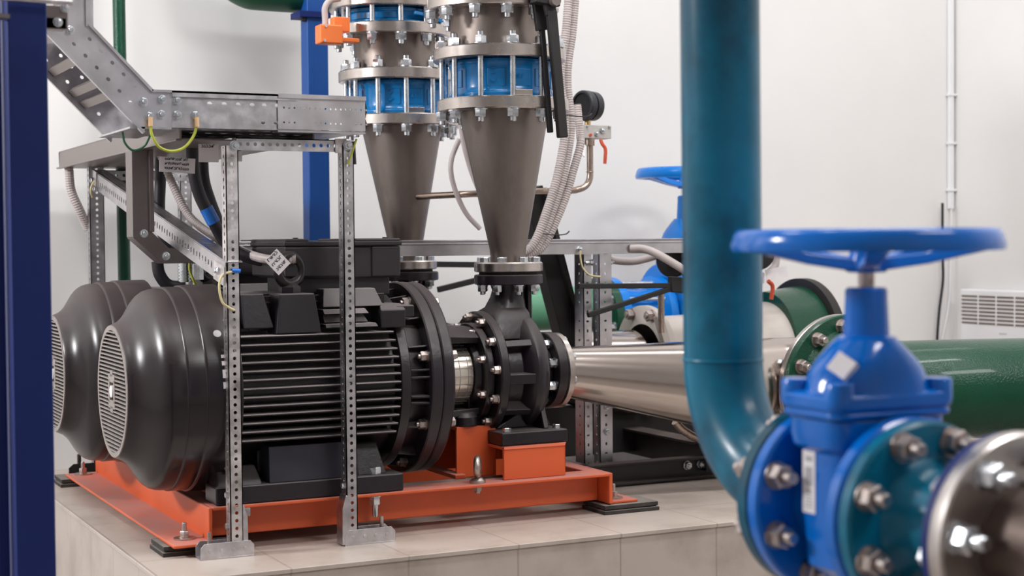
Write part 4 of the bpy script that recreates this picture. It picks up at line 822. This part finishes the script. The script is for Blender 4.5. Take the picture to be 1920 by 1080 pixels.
# ================================================================== wall fittings at right
t = thing('cable_trunking', 'thin white cable trunking running up the corner of the walls', 'trunking', (3.87, WY, .5))
MB().box(3.862, 3.882, WY-.016, WY-.002, .70, 2.2).build('trunk', 'white', t, bevel=.002)
for z in (1.10, .93, .765): MB().box(3.856, 3.892, WY-.02, WY-.002, z-.003, z+.005).build('clip', 'white', t, bevel=.001)
cable('wall_cable', 'thin black cord hanging on the back wall below the handwheel rim', 'cord', [(3.815, 4.22, .72), (3.815, 4.22, .55), (3.817, 4.22, .45), (3.80, 4.22, .34), (3.79, 4.22, .22), (3.795, 4.22, .1)], .005, 'cable')
cable('wall_wire', 'thin white wire down the wall from the trunking', 'wire', [(3.872, 4.238, .72), (3.868, 4.238, .5), (3.86, 4.238, .36), (3.83, 4.238, .24)], .003, 'white')
t = thing('convector_heater', 'white slotted convector heater on the right wall', 'heater', (3.86, 3.8, .05))
MB().box(3.84, 3.893, 3.30, 4.16, .06, .419).build('panel', 'white', t, bevel=.006)
b = MB()
for k in range(8): b.box(3.8385, 3.842, 3.33, 4.150, .3955-k*.0131-.0032, .3955-k*.0131+.0032)
b.build('slots', 'void_tan', t, label='dark louvre slots'); b = MB()
for y in (4.07, 3.985, 3.90, 3.81): b.box(3.838, 3.8405, y-.003, y+.003, .299, .40)
b.build('slot_dividers', 'white', t)
g = MB()
for k in range(6): g.box(3.8392, 3.8405, 3.968-k*.006, 3.972-k*.006, .270, .2755 if k % 2 else .274)
g.build('faint_lettering', 'greyink', t, label='faint grey lettering')
M_ = 0
# ================================================================== gate valves
def gate_valve(label, loc, rz, sc, mt, rimR=.1445, lift=0, group=None, detail=True, bolts=True):
    """Built about its own pipe axis: flow along local Y, handwheel up Z."""
    t = thing('gate_valve', label, 'valve', (0, 0, 0), group)
    body = MB().lathe([(-.078, .05), (-.059, .056), (-.035, .054), (0, .060), (.035, .054), (.056, .056), (.078, .05)], (0, 0, 0), Y_, 48)
    def sec(z, a, b, e=.5): return [(x, y, z) for x, y in rrect(a, b, min(a, b)*e)]
    body.loft([sec(-.085, .03, .02), sec(-.06, .060, .036), sec(0, .064, .040), sec(.062+lift*.5, .064, .040), sec(.070+lift*.7, .074, .047), sec(.082+lift, .076, .049), sec(.099+lift, .076, .049)])
    bo = body.build('body', mt, t, bevel=.002, sharp=40)
    for nm, y0, y1 in (('rear_flange', .056, .076), ('front_flange', -.077, -.058)):
        f = MB().lathe([(y0, .05), (y0, .1005), (y0+.003, .104), (y1-.003, .104), (y1, .1005), (y1, .05)], (0, 0, 0), Y_, 72).build(nm, mt, t)
        if bolts and nm == 'rear_flange': circle_of(fastener('valve_nut', .024, .015, .014, 'rusty'), 'flange_nut', f, (0, .056, 0), -Y_, .0845, 8, PI/8)
    bn = MB().loft([sec(.1005+lift, .079, .050, .35), sec(.106+lift, .081, .052, .35), sec(.1085+lift, .078, .049, .35), sec(.112+lift, .082, .053, .35), sec(.124+lift, .082, .053, .35), sec(.128+lift, .076, .048, .35)])
    bn.loft([sec(.124+lift, .072, .052, .95), sec(.138+lift, .068, .050, .97), sec(.150+lift, .0625, .047, .97), sec(.160+lift, .055, .043, .97), sec(.170+lift, .045, .038, .97), sec(.178+lift, .037, .034, .97), sec(.183+lift, .031, .030, .97)])
    for sx, sy in ((1, 1), (1, -1), (-1, 1), (-1, -1)):
        bn.lathe([(.115+lift, .016), (.138+lift, .0155), (.140+lift, .014)], (sx*.066, sy*.037, 0), Z_, 20)
    bo2 = bn.build('bonnet', mt, t, bevel=.003, seg=3, sharp=45)
    MB().lathe([(.170+lift, .033), (.178+lift, .034), (.184+lift, .031), (.186+lift, .0245), (.225+lift, .0225), (.234+lift, .0225), (.237+lift, .020)], (0, 0, 0), Z_, 36).build('gland_neck', mt, t)
    MB().lathe([(.23+lift, .0088), (.265+lift, .0088)], (0, 0, 0), Z_, 24).build('stem', 'rusty', t)
    wb = MB(); zc = .288+lift
    wb.lathe([(zc-.0115, rimR-.001), (zc-.012, rimR-.017), (zc-.004, rimR-.022), (zc+.006, rimR-.02), (zc+.0115, rimR-.013), (zc+.0115, rimR-.007), (zc+.006, rimR-.003), (zc-.006, rimR+.0005)], (0, 0, 0), Z_, 96, closed=True)
    w = wb.build('handwheel', mt, t, sharp=60)
    hb = MB().lathe([(.253+lift, .020), (.255+lift, .0225), (.275+lift, .017), (.296+lift, .015), (.298+lift, .012)], (0, 0, 0), Z_, 28)
    hb.build('wheel_hub', mt, w)
    for k in range(5):
        a = 2*PI*k/5+.35; d = V((math.cos(a), math.sin(a), 0)); n_ = V((-d.y, d.x, 0)); R = rimR-.014
        s = MB().loft([[d*.012+n_*s1*.013+Z_*z for s1, z in ((-1, .254+lift), (1, .254+lift), (.6, .268+lift), (-.6, .268+lift))], [d*R*.5+n_*s1*.009+Z_*z for s1, z in ((-1, .262+lift), (1, .262+lift), (.6, .274+lift), (-.6, .274+lift))], [d*R+n_*s1*.013+Z_*z for s1, z in ((-1, zc-.011), (1, zc-.011), (.7, zc+.004), (-.7, zc+.004))]])
        s.build('spoke', mt, w, bevel=.002)
    if detail:
        c = V((-.033, -.0345, .0)); o_ = V((-.048, -.0345, 0))
        MB().obox((-.0643, .016, .030), (.0006, 0, 0), (0, .0105, 0), (0, 0, .034)).build('type_sticker', 'label', bo, label='upright white sticker on the body')
        g = MB(); g.box(-.0654, -.0648, .010, .021, .052, .057); g.box(-.0654, -.0648, .010, .022, .026, .046)
        for k in range(6): g.box(-.0654, -.0648, .010, .021+(k % 3)*.001, .020-k*.0035, .0213-k*.0035)
        g.build('sticker_print', 'greyink', bo, label='blurred print on the sticker')
        n_ = V((-.80, -.42, .42)).normalized(); u = V((.25, -.1, .3)).normalized(); v = n_.cross(u).normalized(); u = v.cross(n_)
        p = V((-.053, -.0265, .1555+lift)); MB().obox(p, u*.011, v*.0125, n_*.0045).build('bonnet_sticker', 'label', bo2, label='white sticker on the bonnet shoulder')
    t.location = loc; t.rotation_euler = (0, 0, rz); t.scale = (sc, sc, sc)
    return t
VX, VY, VZ = 1.095, 1.329, .310
gate_valve('nearest blue gate valve with handwheel, bolted to the teal pipe at right', (VX, VY, VZ), 0, 1, 'blue')
# teal inlet pipe with its elbow
t = thing('teal_pipe', 'thick teal painted vertical pipe bending into the nearest gate valve', 'pipe', (VX, 1.6, VZ), 'painted teal pipes')
pts = [(VX, 1.424, VZ), (VX, 1.447, VZ)]; Rb = .145; yc, zc = 1.455, VZ+Rb
for k in range(0, 17):
    a = PI/2*k/16; pts.append((VX, yc+Rb*math.sin(a), zc-Rb*math.cos(a)))
for z in (.47, .7, 1.0, 1.6): pts.append((VX-.006*(z-.46), yc+Rb, z))
MB().tube(pts, .0485, 40, 0).build('pipe_bend', 'teal', t)
MB().torus((VX, yc+Rb, .452), Z_, .0482, .0022, 48, 8).build('weld_ring', 'teal', t)
MB().torus((VX, 1.449, VZ), Y_, .0482, .003, 48, 8).build('weld_ring', 'teal', t)
f = MB().lathe([(1.4065, .045), (1.4065, .100), (1.409, .103), (1.424, .103), (1.427, .099), (1.43, .062), (1.445, .049)], (VX, 0, VZ), Y_, 72).build('flange', 'teal', t)
circle_of(fastener('valve_nut', .024, .015, .014, 'rusty'), 'flange_bolt', f, (VX, 1.427, VZ), Y_, .0845, 8, PI/8)
t = thing('outlet_pipe', 'short teal flanged neck in front of the nearest gate valve', 'pipe', (VX, 1.22, VZ), 'painted teal pipes')
MB().lathe([(1.2515, .045), (1.2515, .099), (1.249, .102), (1.236, .102), (1.233, .098), (1.231, .064), (1.222, .055), (1.205, .050), (1.125, .050)], (VX, 0, VZ), Y_, 72).build('flanged_neck', 'teal', t)
cf = circle_of(fastener('valve_nut', .024, .015, .014, 'rusty'), 'flange_bolt', t, (VX, 1.233, VZ), -Y_, .0845, 8, PI/8+.02)
cf2 = cf[0]
t = thing('steel_flange_pipe', 'steel flange and pipe at the lower right corner, nearest the camera', 'pipe', (VX, 1.15, VZ))
MB().lathe([(1.128, .05), (1.128, .102), (1.118, .102), (1.118, .05)], (VX, 0, VZ), Y_, 72).build('gasket_flange', 'navy', t)
MB().lathe([(1.1175, .05), (1.1175, .103), (1.115, .1045), (1.100, .1045), (1.0975, .102), (1.0975, .05)], (VX, 0, VZ), Y_, 80).build('flange', 'flange2', t)
MB().lathe([(1.10, .058), (.86, .058)], (VX, 0, VZ), Y_, 48).build('pipe', 'brownsteel', t)
circle_of(fastener('corner_nut', .024, .017, .016, 'zinc'), 'flange_nut', t, (VX, 1.0975, VZ), -Y_, .0835, 8, PI/8+.25)
circle_of(fastener('corner_nut_back', .022, .012, 0, 'zinc'), 'flange_bolt', t, (VX, 1.128, VZ), Y_, .0835, 8, PI/8+.25)
# far valves
fv = gate_valve('farther bright blue gate valve against the back wall, left of the teal pipe', (2.545, 3.9, .395), PI/2, 1.3, 'farblue', .118, .02, None, False, True)
t = thing('flanged_joint', 'bright blue flanged joint with long studs left of the far gate valve', 'joint', (2.36, 3.9, .37))
MB().lathe([(2.26, .07), (2.26, .118), (2.285, .118), (2.30, .085), (2.36, .08), (2.40, .085), (2.415, .118), (2.44, .118), (2.44, .07)], (0, 3.9, .375), X_, 56).build('double_flange', 'farblue', t)
MB().lathe([(2.235, .06), (2.235, .118), (2.259, .118), (2.259, .06)], (0, 3.9, .375), X_, 56).build('counter_flange', 'green', t)
for k in range(8):
    a = 2*PI*k/8+.2; p = V((2.225, 3.9+.1*math.cos(a), .375+.1*math.sin(a))); sd = MB().cyl(p, p+X_*.23, .007, n=10).build('stud', 'zinc', t)
    place(fastener('stud_nut', .021, .0145, .004, 'zinc'), 'nut', sd, p+X_*.012, -X_); place(fastener('stud_nut', .021, .0145, .004, 'zinc'), 'nut', sd, p+X_*.215, X_)
